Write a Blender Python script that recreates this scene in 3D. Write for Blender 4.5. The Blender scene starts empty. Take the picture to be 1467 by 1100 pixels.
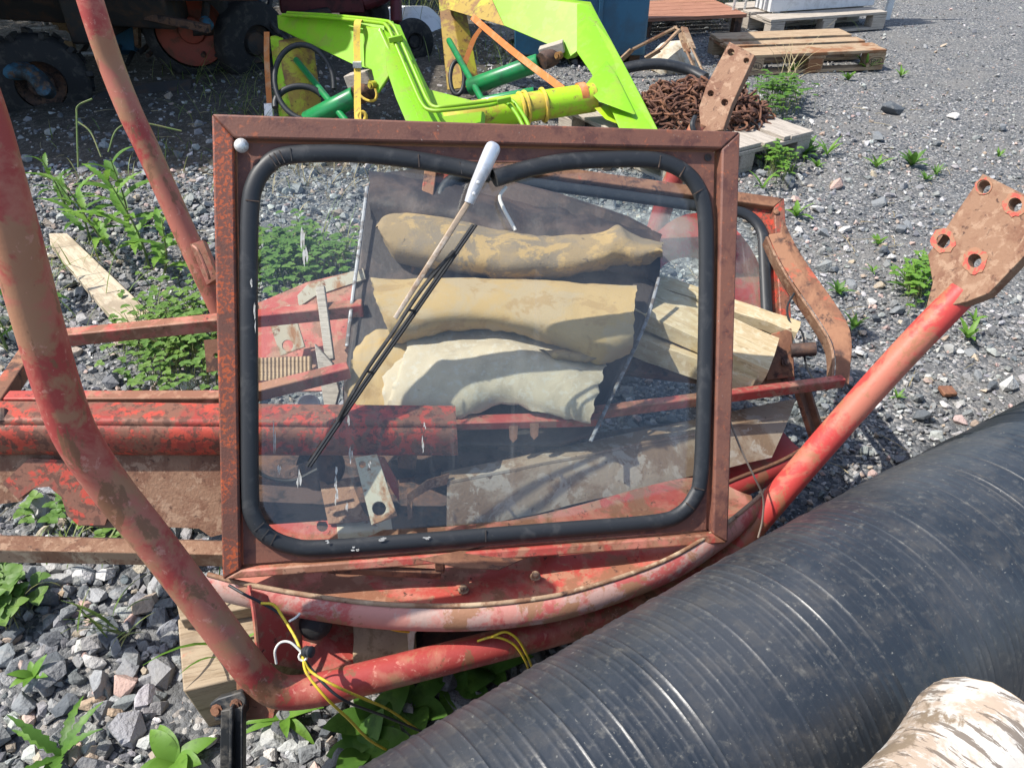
import bpy, bmesh, math, random
import numpy as np
from mathutils import Vector, Matrix, noise as mnoise
R = math.radians
random.seed(7); rng = np.random.default_rng(7)
scene = bpy.context.scene
col = scene.collection

# ------------------------------------------------------------------ camera
H, PITCH, F = 1.5, R(36.5), 1080.0            # F in pixels of the 1467 px wide photograph
cd = bpy.data.cameras.new('camera'); cam = bpy.data.objects.new('camera', cd); col.objects.link(cam)
cam.location = (0, 0, H); cam.rotation_euler = (R(90) - PITCH, 0, 0)
cd.sensor_width = 36; cd.lens = 36 * F / 1467; cd.clip_start = .05; cd.clip_end = 500
scene.camera = cam
# ------------------------------------------------------------------ sky, sun, exposure
SUN = Vector((-.56, -.04, .83)).normalized()
world = bpy.data.worlds.new('World'); scene.world = world; world.use_nodes = True
nt = world.node_tree; bg = nt.nodes['Background']
sky = nt.nodes.new('ShaderNodeTexSky'); sky.sky_type = 'NISHITA'; sky.sun_disc = False
sky.sun_elevation = math.asin(SUN.z); sky.sun_rotation = math.atan2(SUN.x, SUN.y)
sky.air_density = 1.0; sky.dust_density = 1.5
nt.links.new(sky.outputs[0], bg.inputs[0]); bg.inputs[1].default_value = .15
sl = bpy.data.lights.new('sun', 'SUN'); sl.energy = 4.3; sl.angle = R(.55); sl.color = (1, .955, .88)
so = bpy.data.objects.new('sun', sl); col.objects.link(so)
so.rotation_euler = SUN.to_track_quat('Z', 'Y').to_euler(); so.location = SUN * 20
vs = scene.view_settings; vs.view_transform = 'Standard'; vs.look = 'None'; vs.gamma = 1; vs.exposure = .70
vs.use_curve_mapping = False

# ------------------------------------------------------------------ camera geometry (to measure places from the photograph)
FW = Vector((0, math.cos(PITCH), -math.sin(PITCH))); UP = Vector((0, math.sin(PITCH), math.cos(PITCH))); RT = Vector((1, 0, 0))
CAM = Vector((0, 0, H))
def ray(x, y): return FW + RT * ((x - 733.5) / F) - UP * ((y - 550) / F)
def P(x, y, d): return CAM + ray(x, y) * d
def G(x, y, z=0.0):
    r = ray(x, y); return CAM + r * ((z - H) / r.z)
def depth(p): return (Vector(p) - CAM).dot(FW)

# ------------------------------------------------------------------ materials
MATS = {}
def worn(name, base, layers=(), rough=.6, metal=0., bump=None, spec=.4, rot=None, scl=(1, 1, 1), attr=None, transl=0., coat=0., rv=.2):
    m = bpy.data.materials.new(name); m.use_nodes = True; MATS[name] = m
    t = m.node_tree; N = t.nodes; L = t.links; b = N['Principled BSDF']
    tc = N.new('ShaderNodeTexCoord'); mp = N.new('ShaderNodeMapping'); mp.inputs['Scale'].default_value = scl
    if rot is not None: mp.inputs['Rotation'].default_value = rot
    L.new(tc.outputs['Object'], mp.inputs['Vector']); vec = mp.outputs[0]
    if attr:
        a = N.new('ShaderNodeAttribute'); a.attribute_name = attr; cur = a.outputs['Color']
    else:
        c = N.new('ShaderNodeRGB'); c.outputs[0].default_value = (*base, 1); cur = c.outputs[0]
    lastf = None
    for ly in layers:
        colr, sc, lo, hi = ly[:4]; st = ly[4] if len(ly) > 4 and ly[4] else None
        amt = ly[5] if len(ly) > 5 else 1.
        kk = 1.6 if lo < .57 else 1.2
        v = vec
        if st:
            m2 = N.new('ShaderNodeMapping'); m2.inputs['Scale'].default_value = st; L.new(vec, m2.inputs['Vector']); v = m2.outputs[0]
        n = N.new('ShaderNodeTexNoise'); n.inputs['Scale'].default_value = sc; n.inputs['Detail'].default_value = 10; n.inputs['Roughness'].default_value = .68; n.inputs['Distortion'].default_value = .35
        L.new(v, n.inputs['Vector'])
        mr = N.new('ShaderNodeMapRange'); mr.inputs[1].default_value = .5 + (lo - .5) / kk; mr.inputs[2].default_value = .5 + (hi - .5) / kk; mr.inputs[4].default_value = amt
        L.new(n.outputs[0], mr.inputs[0])
        mx = N.new('ShaderNodeMix'); mx.data_type = 'RGBA'
        L.new(mr.outputs[0], mx.inputs[0]); L.new(cur, mx.inputs[6]); mx.inputs[7].default_value = (*colr, 1)
        cur = mx.outputs[2]; lastf = mr.outputs[0]
    L.new(cur, b.inputs['Base Color'])
    b.inputs['Metallic'].default_value = metal; b.inputs['Specular IOR Level'].default_value = spec
    b.inputs['Coat Weight'].default_value = coat
    if rv and lastf is not None:
        mr = N.new('ShaderNodeMapRange'); mr.inputs[3].default_value = rough; mr.inputs[4].default_value = min(1, rough + rv)
        L.new(lastf, mr.inputs[0]); L.new(mr.outputs[0], b.inputs['Roughness'])
    else: b.inputs['Roughness'].default_value = rough
    if bump:
        n = N.new('ShaderNodeTexNoise'); n.inputs['Scale'].default_value = bump[0]; n.inputs['Detail'].default_value = 6
        L.new(vec, n.inputs['Vector'])
        bp = N.new('ShaderNodeBump'); bp.inputs['Strength'].default_value = bump[1]; bp.inputs['Distance'].default_value = bump[2]
        L.new(n.outputs[0], bp.inputs['Height']); L.new(bp.outputs[0], b.inputs['Normal'])
    if transl:
        tr = N.new('ShaderNodeBsdfTranslucent'); L.new(cur, tr.inputs[0])
        ms = N.new('ShaderNodeMixShader'); ms.inputs[0].default_value = transl
        L.new(b.outputs[0], ms.inputs[1]); L.new(tr.outputs[0], ms.inputs[2]); L.new(ms.outputs[0], N['Material Output'].inputs[0])
    return m
RUST, RUSTD, RUSTO, DUST = (.17, .075, .042), (.07, .035, .025), (.36, .11, .035), (.33, .25, .18)
worn('tube_red', (.34, .05, .042), [((.40, .13, .088), 5, .42, .54), ((.33, .17, .09), 8, .50, .60, None, .85), ((.19, .09, .045), 18, .57, .61, (1, 1, .5), .85), ((.05, .04, .025), 36, .70, .74, (1, 1, .35), .75), ((.56, .27, .2), 60, .62, .66, None, .5)], .5, bump=(160, .2, .002))
worn('fender_pink', (.47, .21, .17), [((.40, .09, .08), 6, .48, .56), ((.42, .33, .28), 9, .52, .62, None, .7), ((.30, .15, .085), 14, .55, .62), ((.14, .075, .05), 50, .66, .72, None, .7)], .6, bump=(120, .2, .003))
worn('tube_bright', (.46, .05, .042), [((.42, .15, .095), 6, .50, .60, None, .9), ((.30, .13, .065), 12, .54, .62, None, .85), ((.13, .06, .035), 40, .64, .74, None, .7)], .45, bump=(160, .15, .002))
worn('red_panel', (.38, .06, .045), [((.45, .17, .12), 5, .40, .56), ((.24, .105, .06), 8, .46, .56), ((.34, .18, .11), 24, .54, .64, None, .8), (RUSTD, 60, .62, .7)], .55, bump=(120, .2, .003))
worn('red_beam', (.31, .045, .032), [((.20, .085, .052), 5, .36, .46), ((.42, .06, .035), 26, .53, .57), ((.10, .045, .03), 60, .52, .60, None, .85)], .55, bump=(140, .25, .003))
worn('rust_frame', (.155, .066, .046), [((.19, .08, .052), 7, .4, .65), ((.11, .045, .035), 18, .5, .65), ((.34, .1, .045), 90, .60, .68, None, .7), ((.42, .36, .3), 130, .70, .74, None, .8)], .62, bump=(220, .25, .002), rv=.1)
worn('rust_speck', (.15, .055, .038), [((.42, .085, .025), 150, .50, .58, None, .85), ((.12, .05, .035), 12, .52, .66), ((.42, .36, .3), 120, .72, .76)], .65, bump=(220, .3, .002), rv=.1)
worn('rust_brown', RUST, [((.27, .13, .07), 8, .42, .6), (RUSTD, 22, .52, .66), ((.4, .09, .05), 13, .62, .68, None, .8)], .75, bump=(150, .3, .003), rv=.1)
worn('rust_pale', (.30, .20, .125), [((.20, .10, .055), 9, .45, .6), ((.42, .31, .2), 16, .55, .68), (RUSTD, 40, .6, .7)], .8, bump=(120, .35, .004), rv=.1)
worn('rust_tan', (.225, .125, .075), [((.165, .078, .045), 14, .45, .60), ((.29, .18, .115), 40, .55, .66), (RUSTD, 60, .60, .7)], .78, bump=(160, .4, .004), rv=.1)
worn('channel_tan', (.35, .265, .19), [((.25, .16, .10), 7, .46, .58), ((.42, .35, .28), 18, .54, .62), ((.12, .075, .05), 40, .64, .72)], .8, bump=(120, .35, .004), rv=.1)
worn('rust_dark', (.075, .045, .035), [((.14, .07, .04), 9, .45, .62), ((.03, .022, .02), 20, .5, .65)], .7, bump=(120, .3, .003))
worn('steel_cream', (.50, .45, .34), [((.36, .17, .07), 12, .48, .62), ((.20, .08, .035), 30, .57, .66)], .6, bump=(120, .15, .002))
worn('red_ring', (.38, .06, .04), [((.28, .14, .08), 45, .46, .52)], .6)
worn('rubber', (.020, .022, .025), [((.06, .06, .06), 25, .55, .75, None, .6), ((.3, .29, .27), 160, .73, .77, None, .6)], .48, bump=(300, .1, .001))
worn('rubber_old', (.022, .022, .022), [((.07, .065, .06), 18, .48, .7)], .6, bump=(120, .2, .002))
worn('plastic_black', (.018, .02, .022), [((.11, .10, .085), 22, .5, .72)], .5, bump=(140, .1, .002))
worn('alu', (.66, .68, .70), [((.45, .45, .46), 20, .5, .7)], .38, metal=.55)
worn('chrome', (.26, .26, .27), [((.12, .1, .09), 40, .45, .6)], .5, metal=.3)
worn('zinc', (.62, .62, .60), [((.3, .27, .24), 40, .55, .7)], .4, metal=.4)
worn('lime', (.20, .46, .010), [((.235, .42, .02), 4, .48, .58), ((.24, .33, .05), 12, .56, .66, None, .6), ((.2, .17, .06), 45, .62, .7, None, .7)], .42, coat=.2, bump=(60, .05, .002))
worn('lime_worn', (.36, .62, .015), [((.45, .36, .05), 5, .48, .62), ((.22, .13, .04), 22, .58, .68)], .5)
worn('yellow_worn', (.36, .24, .035), [((.22, .11, .035), 8, .46, .6), ((.42, .4, .03), 5, .55, .68), (RUSTD, 30, .6, .7)], .6)
worn('green_dark', (.012, .21, .06), [((.02, .13, .05), 8, .5, .7), ((.16, .08, .03), 40, .66, .72)], .35, coat=.2)
worn('blue_box', (.028, .115, .20), [((.03, .09, .15), 4, .45, .65), ((.1, .1, .1), 40, .64, .72, None, .6)], .5)
worn('blue_machine', (.04, .13, .20), [((.025, .03, .035), 5, .42, .6), ((.12, .07, .04), 14, .56, .68)], .6)
worn('dark_machine', (.035, .033, .032), [((.08, .05, .035), 8, .45, .65)], .7)
worn('maroon', (.13, .022, .025), [((.07, .02, .02), 10, .5, .7)], .5)
worn('disc_red', (.30, .055, .028), [((.17, .06, .035), 6, .45, .6)], .6)
worn('tyre', (.018, .018, .019), [((.06, .055, .05), 15, .5, .7)], .8, bump=(80, .2, .003))
worn('strap_yellow', (.62, .43, .06), [((.45, .32, .08), 30, .5, .7), ((.3, .2, .08), 60, .6, .7)], .8)
worn('strap_orange', (.52, .17, .045), [((.52, .27, .13), 8, .5, .7), ((.3, .14, .06), 60, .6, .7)], .8)
worn('foam', (.39, .27, .12), [((.37, .28, .16), 6, .46, .58), ((.31, .2, .085), 14, .55, .64, None, .7), ((.18, .12, .07), 60, .68, .74, None, .6)], .95, bump=(330, .4, .0025), rv=0)
worn('foam_dirty', (.27, .19, .10), [((.20, .155, .105), 5, .42, .54), ((.37, .25, .11), 12, .54, .62), ((.12, .09, .065), 40, .64, .72)], .95, bump=(300, .5, .003), rv=0)
worn('felt', (.47, .395, .28), [((.39, .325, .23), 5, .45, .58), ((.49, .45, .37), 60, .54, .64, None, .6), ((.22, .18, .13), 70, .68, .74, None, .7)], .97, bump=(300, .4, .002), rv=0)
worn('vinyl', (.030, .022, .02), [((.075, .05, .04), 7, .45, .65), ((.2, .15, .12), 90, .68, .74, None, .7)], .62, bump=(90, .3, .004))
worn('log_cut', (.40, .29, .18), [((.28, .2, .12), 30, .5, .65)], .9, bump=(80, .4, .004))
worn('yellow_wire', (.62, .45, .03), [((.4, .3, .06), 60, .55, .7)], .5)
worn('white_wire', (.6, .58, .52), (), .5)
worn('red_wire', (.45, .05, .04), (), .5)
worn('wire_rust', (.2, .16, .13), (), .6, metal=.3)
worn('white_paint', (.66, .66, .64), [((.45, .44, .42), 12, .52, .7)], .6)
worn('white_sheet', (.62, .63, .64), [((.5, .5, .5), 10, .5, .7)], .5)
worn('stump', (.55, .50, .40), [((.36, .27, .17), 6, .46, .64), ((.2, .14, .09), 20, .58, .7)], .8, bump=(40, .5, .01))
worn('chain', (.115, .052, .034), [((.19, .085, .045), 20, .45, .62), ((.05, .03, .025), 50, .55, .68)], .8, bump=(200, .3, .002))
worn('dropping', (.5, .49, .46), [((.4, .38, .33), 100, .5, .65)], .9)
def wood(name, base, d, dark, extra=(), rough=.85, k=14):
    v = Vector(d).normalized(); e = v.rotation_difference(Vector((1, 0, 0))).to_euler()
    return worn(name, base, [(dark, 9, .42, .66, (1, k, k)), (tuple(c * .5 for c in dark), 26, .58, .72, (.6, k, k), .8)] + list(extra), rough, bump=(30, .3, .004), rot=tuple(e), rv=.05)
wood('wood_grey', (.42, .37, .31), (1, 0, 0), (.28, .24, .2))
wood('wood_tan', (.40, .29, .18), (1, 0, 0), (.27, .18, .11), [((.24, .11, .05), 3, .55, .7)])
wood('wood_tan_y', (.40, .29, .18), (0, 1, 0), (.27, .18, .11), [((.24, .11, .05), 3, .55, .7)])
wood('wood_red', (.34, .16, .1), (1, 0, 0), (.23, .1, .06))
def leafmat(name, c, c2, tr=.35):
    return worn(name, c, [(c2, 9, .45, .6), (tuple(x * .55 for x in c), 30, .55, .7, None, .7)], .5, transl=tr, spec=.35, bump=(90, .25, .002), rv=0)
leafmat('leaf', (.085, .19, .03), (.12, .24, .035)); leafmat('leaf_bright', (.13, .27, .035), (.18, .32, .05))
leafmat('leaf_dark', (.055, .13, .03), (.075, .16, .035)); leafmat('leaf_clover', (.115, .22, .045), (.17, .28, .06))
leafmat('stem', (.14, .2, .06), (.2, .2, .08), .15); leafmat('grass', (.14, .22, .05), (.26, .26, .1)); leafmat('straw', (.36, .29, .15), (.42, .35, .2), .2)

def glass_mat(name, dust, lo, hi):
    m = bpy.data.materials.new(name); m.use_nodes = True; MATS[name] = m
    t = m.node_tree; N = t.nodes; L = t.links; N.remove(N['Principled BSDF']); out = N['Material Output']
    tr = N.new('ShaderNodeBsdfTransparent'); tr.inputs[0].default_value = (.93, .955, .945, 1)
    gl = N.new('ShaderNodeBsdfGlossy'); gl.inputs['Roughness'].default_value = .03
    lw = N.new('ShaderNodeLayerWeight'); lw.inputs[0].default_value = .5          # Schlick reflectance, the same from both sides of the pane
    pw = N.new('ShaderNodeMath'); pw.operation = 'POWER'; pw.inputs[1].default_value = 5; L.new(lw.outputs['Facing'], pw.inputs[0])
    fr = N.new('ShaderNodeMath'); fr.operation = 'MULTIPLY_ADD'; fr.inputs[1].default_value = .95; fr.inputs[2].default_value = .045; L.new(pw.outputs[0], fr.inputs[0])
    a = N.new('ShaderNodeMixShader'); L.new(fr.outputs[0], a.inputs[0]); L.new(tr.outputs[0], a.inputs[1]); L.new(gl.outputs[0], a.inputs[2])
    df = N.new('ShaderNodeBsdfDiffuse'); df.inputs[0].default_value = (.62, .6, .56, 1)
    tc = N.new('ShaderNodeTexCoord')
    def nz(scale, st, l, h, amt):
        mp = N.new('ShaderNodeMapping'); mp.inputs['Scale'].default_value = st; L.new(tc.outputs['Object'], mp.inputs[0])
        n = N.new('ShaderNodeTexNoise'); n.inputs['Scale'].default_value = scale; n.inputs['Detail'].default_value = 8; n.inputs['Roughness'].default_value = .65
        L.new(mp.outputs[0], n.inputs['Vector']); r = N.new('ShaderNodeMapRange'); r.inputs[1].default_value = l; r.inputs[2].default_value = h; r.inputs[4].default_value = amt
        L.new(n.outputs[0], r.inputs[0]); return r.outputs[0]
    fs = [nz(4, (1, 1, 1), .38, .72, dust), nz(22, (1.6, .12, .12), .58, .74, dust * 1.2), nz(240, (1, 1, 1), .70, .76, .5), nz(60, (1, 1, 1), .62, .8, dust)]
    cur = fs[0]
    for f in fs[1:]:
        ad = N.new('ShaderNodeMath'); ad.operation = 'ADD'; ad.use_clamp = True; L.new(cur, ad.inputs[0]); L.new(f, ad.inputs[1]); cur = ad.outputs[0]
    b = N.new('ShaderNodeMixShader'); L.new(cur, b.inputs[0]); L.new(a.outputs[0], b.inputs[1]); L.new(df.outputs[0], b.inputs[2])
    L.new(b.outputs[0], out.inputs[0]); return m
glass_mat('glass', .035, .4, .7); glass_mat('glass_dusty', .2, .4, .7)

# ------------------------------------------------------------------ mesh helpers
class MB:
    def __init__(s): s.v = []; s.f = []
    def add(s, vs, fs):
        k = len(s.v); s.v += [Vector(q) for q in vs]; s.f += [tuple(i + k for i in f) for f in fs]; return s
    def hexa(s, p):       # 8 corners: bottom 0-3, top 4-7
        return s.add(p, [(3, 2, 1, 0), (4, 5, 6, 7), (0, 1, 5, 4), (1, 2, 6, 5), (2, 3, 7, 6), (3, 0, 4, 7)])
    def box(s, a, b):
        (x0, y0, z0), (x1, y1, z1) = a, b
        return s.hexa([(x0, y0, z0), (x1, y0, z0), (x1, y1, z0), (x0, y1, z0), (x0, y0, z1), (x1, y0, z1), (x1, y1, z1), (x0, y1, z1)])
    def bar(s, a, b, w, h, upv=(0, 0, 1), w2=None, h2=None):
        a, b = Vector(a), Vector(b); t = (b - a).normalized(); u = Vector(upv); sd = t.cross(u).normalized(); u = sd.cross(t)
        w2 = w if w2 is None else w2; h2 = h if h2 is None else h2
        c = []
        for q, ww, hh in ((a, w, h), (b, w2, h2)):
            c += [q - sd * ww / 2 - u * hh / 2, q + sd * ww / 2 - u * hh / 2, q + sd * ww / 2 + u * hh / 2, q - sd * ww / 2 + u * hh / 2]
        return s.hexa(c)
    def prism(s, poly, off):
        n = len(poly); off = Vector(off); a = [Vector(p) for p in poly]; b = [p + off for p in a]
        return s.add(a + b, [tuple(range(n)), tuple(range(2 * n - 1, n - 1, -1))] + [(i, i + n, (i + 1) % n + n, (i + 1) % n) for i in range(n)])
    def tube(s, pts, r, n=14, closed=False, cap=True, flat=1.0, upv=None):
        pts = [Vector(p) for p in pts]; m = len(pts); rr = r if hasattr(r, '__len__') else [r] * m
        T = [((pts[(i + 1) % m] - pts[i - 1]) if closed or 0 < i < m - 1 else (pts[1] - pts[0] if i == 0 else pts[-1] - pts[-2])).normalized() for i in range(m)]
        ref = Vector(upv) if upv else (Vector((0, 0, 1)) if abs(T[0].z) < .9 else Vector((0, 1, 0)))
        u = (ref - T[0] * ref.dot(T[0])).normalized(); vs = []
        for i in range(m):
            if upv: u = Vector(upv)
            u = (u - T[i] * u.dot(T[i])).normalized(); w = T[i].cross(u)
            for k in range(n):
                a = 2 * math.pi * k / n; vs.append(pts[i] + (u * math.cos(a) * flat + w * math.sin(a)) * rr[i])
        fs = []
        for i in range(m if closed else m - 1):
            j = (i + 1) % m
            for k in range(n): fs.append((i * n + k, i * n + (k + 1) % n, j * n + (k + 1) % n, j * n + k))
        if cap and not closed: fs += [tuple(range(n - 1, -1, -1)), tuple((m - 1) * n + k for k in range(n))]
        return s.add(vs, fs)
    def lathe(s, c, ax, prof, n=24, cap=True):  # prof: (radius, height along ax)
        ax = Vector(ax).normalized(); ref = Vector((0, 0, 1)) if abs(ax.z) < .9 else Vector((1, 0, 0)); u = ax.cross(ref).normalized(); w = ax.cross(u); c = Vector(c)
        vs = [c + ax * h + (u * math.cos(2 * math.pi * k / n) + w * math.sin(2 * math.pi * k / n)) * r for r, h in prof for k in range(n)]
        fs = [(i * n + k, i * n + (k + 1) % n, (i + 1) * n + (k + 1) % n, (i + 1) * n + k) for i in range(len(prof) - 1) for k in range(n)]
        if cap: fs += [tuple(range(n - 1, -1, -1)), tuple((len(prof) - 1) * n + k for k in range(n))]
        return s.add(vs, fs)
    def grid(s, rows, back=None, flip=False):
        nr, nc = len(rows), len(rows[0]); vs = [p for r in rows for p in r]
        fs = [(i * nc + j, i * nc + j + 1, (i + 1) * nc + j + 1, (i + 1) * nc + j) for i in range(nr - 1) for j in range(nc - 1)]
        if back:
            k = nr * nc; vs = vs + [p for r in back for p in r]
            fs += [(k + i * nc + j, k + (i + 1) * nc + j, k + (i + 1) * nc + j + 1, k + i * nc + j + 1) for i in range(nr - 1) for j in range(nc - 1)]
            ring = [j for j in range(nc)] + [i * nc + nc - 1 for i in range(1, nr)] + [(nr - 1) * nc + j for j in range(nc - 2, -1, -1)] + [i * nc for i in range(nr - 2, 0, -1)]
            for a, b in zip(ring, ring[1:] + ring[:1]): fs.append((b, a, a + k, b + k))
        return s.add(vs, fs)
    def plate(s, outline, holes, off):
        """flat plate from 3-D outline + holes, extruded by off"""
        off = Vector(off); bm = bmesh.new(); loops = []
        for lp in [outline] + list(holes):
            vs = [bm.verts.new(p) for p in lp]; loops.append(vs)
            for a, b in zip(vs, vs[1:] + vs[:1]): bm.edges.new((a, b))
        bmesh.ops.triangle_fill(bm, use_beauty=True, edges=bm.edges[:]); bm.verts.index_update()
        n = len(bm.verts); base = [v.co.copy() for v in bm.verts]; fs = [tuple(v.index for v in f.verts) for f in bm.faces]
        out = fs + [tuple(i + n for i in reversed(f)) for f in fs]
        for vs in loops:
            for a, b in zip(vs, vs[1:] + vs[:1]): out.append((a.index, b.index, b.index + n, a.index + n))
        bm.free(); return s.add(base + [p + off for p in base], out)

def crom(pts, k=8):
    pts = [Vector(p) for p in pts]; q = [pts[0] * 2 - pts[1]] + pts + [pts[-1] * 2 - pts[-2]]; out = []
    for i in range(1, len(q) - 2):
        a, b, c, d = q[i - 1:i + 3]
        for j in range(k):
            t = j / k; out.append(.5 * ((2 * b) + (c - a) * t + (2 * a - 5 * b + 4 * c - d) * t * t + (3 * b - a - 3 * c + d) * t ** 3))
    return out + [pts[-1]]
def circ(c, u, v, r, n=16): return [Vector(c) + Vector(u) * (r * math.cos(2 * math.pi * i / n)) + Vector(v) * (r * math.sin(2 * math.pi * i / n)) for i in range(n)]

def setp(o, label=None, cat=None, group=None, kind=None):
    if label: o['label'] = label
    if cat: o['category'] = cat
    if group: o['group'] = group
    if kind: o['kind'] = kind
    return o
def thing(name, label, cat, loc=(0, 0, 0), rz=0, group=None):
    o = bpy.data.objects.new(name, None); col.objects.link(o); o.location = loc; o.rotation_euler = (0, 0, rz); o.empty_display_size = .05
    return setp(o, label, cat, group)
def root_loc(o):
    while o.parent: o = o.parent
    return o.location
def obj(name, mb, mat, parent=None, smooth=35, bevel=0, seg=2, local=False, label=None):
    vs, fs = mb.v, mb.f
    if parent is None:
        lo = [min(p[i] for p in vs) for i in range(3)]; hi = [max(p[i] for p in vs) for i in range(3)]
        base = Vector(((lo[0] + hi[0]) / 2, (lo[1] + hi[1]) / 2, lo[2]))
    else: base = Vector((0, 0, 0)) if local else Vector(root_loc(parent))
    me = bpy.data.meshes.new(name); me.from_pydata([tuple(p - base) for p in vs], [], fs); me.update()
    bm = bmesh.new(); bm.from_mesh(me); bmesh.ops.recalc_face_normals(bm, faces=bm.faces[:]); bm.to_mesh(me); bm.free()
    if mat: me.materials.append(MATS[mat])
    if smooth:
        me.shade_smooth(); me.set_sharp_from_angle(angle=R(smooth))
    else: me.shade_flat()
    o = bpy.data.objects.new(name, me); col.objects.link(o)
    if parent is None: o.location = base
    else: o.parent = parent
    if bevel:
        b = o.modifiers.new('bevel', 'BEVEL'); b.width = bevel; b.segments = seg; b.limit_method = 'ANGLE'; b.angle_limit = R(35)
    if label: o['label'] = label
    return o
def wob(p, s, a): return Vector(p) + Vector(mnoise.noise_vector(Vector(p) * s)) * a

# ------------------------------------------------------------------ GROUND
def gz(x, y): return .012 * mnoise.noise(Vector((x * 1.3, y * 1.3, 0))) + .006 * mnoise.noise(Vector((x * 6, y * 6, 3)))
def ground_material():
    m = bpy.data.materials.new('ground'); m.use_nodes = True; t = m.node_tree; N = t.nodes; L = t.links; b = N['Principled BSDF']
    tc = N.new('ShaderNodeTexCoord')
    vo = N.new('ShaderNodeTexVoronoi'); vo.inputs['Scale'].default_value = 95; vo.inputs['Randomness'].default_value = 1; L.new(tc.outputs['Object'], vo.inputs['Vector'])
    sp = N.new('ShaderNodeSeparateColor'); L.new(vo.outputs['Color'], sp.inputs[0])
    rp = N.new('ShaderNodeValToRGB'); L.new(sp.outputs[0], rp.inputs[0]); e = rp.color_ramp.elements
    e[0].position = 0; e[0].color = (.075, .08, .085, 1); e[1].position = 1; e[1].color = (.5, .49, .47, 1)
    for pos, c in ((.5, (.155, .16, .166, 1)), (.8, (.25, .25, .245, 1)), (.92, (.34, .31, .28, 1))):
        q = e.new(pos); q.color = c
    n = N.new('ShaderNodeTexNoise'); n.inputs['Scale'].default_value = 2.2; n.inputs['Detail'].default_value = 8; L.new(tc.outputs['Object'], n.inputs['Vector'])
    mr = N.new('ShaderNodeMapRange'); mr.inputs[1].default_value = .48; mr.inputs[2].default_value = .66; mr.inputs[4].default_value = .75; L.new(n.outputs[0], mr.inputs[0])
    mx = N.new('ShaderNodeMix'); mx.data_type = 'RGBA'; L.new(mr.outputs[0], mx.inputs[0]); L.new(rp.outputs[0], mx.inputs[6]); mx.inputs[7].default_value = (.225, .217, .203, 1)
    n2 = N.new('ShaderNodeTexNoise'); n2.inputs['Scale'].default_value = 300; n2.inputs['Detail'].default_value = 3; L.new(tc.outputs['Object'], n2.inputs['Vector'])
    mx2 = N.new('ShaderNodeMix'); mx2.data_type = 'RGBA'; mx2.blend_type = 'MULTIPLY'; mx2.inputs[0].default_value = .35; L.new(mx.outputs[2], mx2.inputs[6]); L.new(n2.outputs[0], mx2.inputs[7])
    L.new(mx2.outputs[2], b.inputs['Base Color']); b.inputs['Roughness'].default_value = .95; b.inputs['Specular IOR Level'].default_value = .2
    mu = N.new('ShaderNodeMath'); mu.operation = 'ADD'; L.new(vo.outputs['Distance'], mu.inputs[0]); L.new(n2.outputs[0], mu.inputs[1])
    bp = N.new('ShaderNodeBump'); bp.invert = True; bp.inputs['Strength'].default_value = .9; bp.inputs['Distance'].default_value = .006; L.new(mu.outputs[0], bp.inputs['Height']); L.new(bp.outputs[0], b.inputs['Normal'])
    MATS['ground'] = m
ground_material()
mb = MB()
xs = [-200, -60, -20] + list(np.arange(-8, 9.01, .2)) + [20, 60, 200]; ys = [-60, -15, -4] + list(np.arange(-1, 12.01, .2)) + [25, 70, 300]
mb.grid([[Vector((x, y, gz(x, y))) for x in xs] for y in ys])
o = obj('ground', mb, 'ground'); setp(o, kind='structure')
worn('shade_soil', (.06, .05, .04), [((.12, .105, .085), 30, .5, .62), ((.045, .04, .03), 8, .5, .64), ((.2, .2, .19), 120, .62, .68)], .95, bump=(90, .8, .01), rv=0)  # dark earth colour that paints deeper shade onto the ground by the machines
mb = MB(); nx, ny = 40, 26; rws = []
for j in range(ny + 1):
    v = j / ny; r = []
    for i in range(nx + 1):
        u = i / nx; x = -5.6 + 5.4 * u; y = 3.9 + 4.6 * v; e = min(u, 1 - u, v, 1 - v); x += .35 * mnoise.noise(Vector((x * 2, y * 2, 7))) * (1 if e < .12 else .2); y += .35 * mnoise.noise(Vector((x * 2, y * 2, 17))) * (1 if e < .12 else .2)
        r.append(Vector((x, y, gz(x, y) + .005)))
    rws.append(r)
mb.grid(rws); setp(obj('shade_soil', mb, 'shade_soil'), kind='structure')

# ------------------------------------------------------------------ GRAVEL
def hull_shape(npts, flat, seed):
    rnd = random.Random(seed); bm = bmesh.new(); yk = rnd.uniform(.55, .85)
    for _ in range(npts):
        v = Vector((rnd.uniform(-1, 1), rnd.uniform(-1, 1), rnd.uniform(-1, 1))); v *= 1.02 / max(abs(v.x), abs(v.y), abs(v.z), .62 * (abs(v.x) + abs(v.y) + abs(v.z))) * rnd.uniform(.85, 1)
        bm.verts.new((v.x, v.y * yk, v.z * flat))
    r = bmesh.ops.convex_hull(bm, input=bm.verts[:])
    bmesh.ops.delete(bm, geom=[g for g in r['geom_interior'] if isinstance(g, bmesh.types.BMVert)], context='VERTS')
    bmesh.ops.triangulate(bm, faces=bm.faces[:]); bmesh.ops.recalc_face_normals(bm, faces=bm.faces[:]); bm.verts.index_update()
    V = np.array([v.co[:] for v in bm.verts]); Fc = np.array([[v.index for v in f.verts] for f in bm.faces]); bm.free(); return V, Fc
SHAPES = [hull_shape(15, random.Random(i).uniform(.45, .8), i) for i in range(36)]
CHIPS = [hull_shape(8, random.Random(i).uniform(.45, .8), 300 + i) for i in range(24)]
BIG = [hull_shape(15, random.Random(i).uniform(.45, .75), 100 + i) for i in range(14)]
PAL = np.array([(.185, .19, .192), (.235, .238, .237), (.115, .12, .125), (.30, .298, .29), (.38, .378, .365), (.50, .485, .46), (.42, .31, .27), (.34, .275, .215), (.13, .142, .15)])
PW = np.array([.23, .22, .09, .17, .1, .05, .04, .06, .04])
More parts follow.
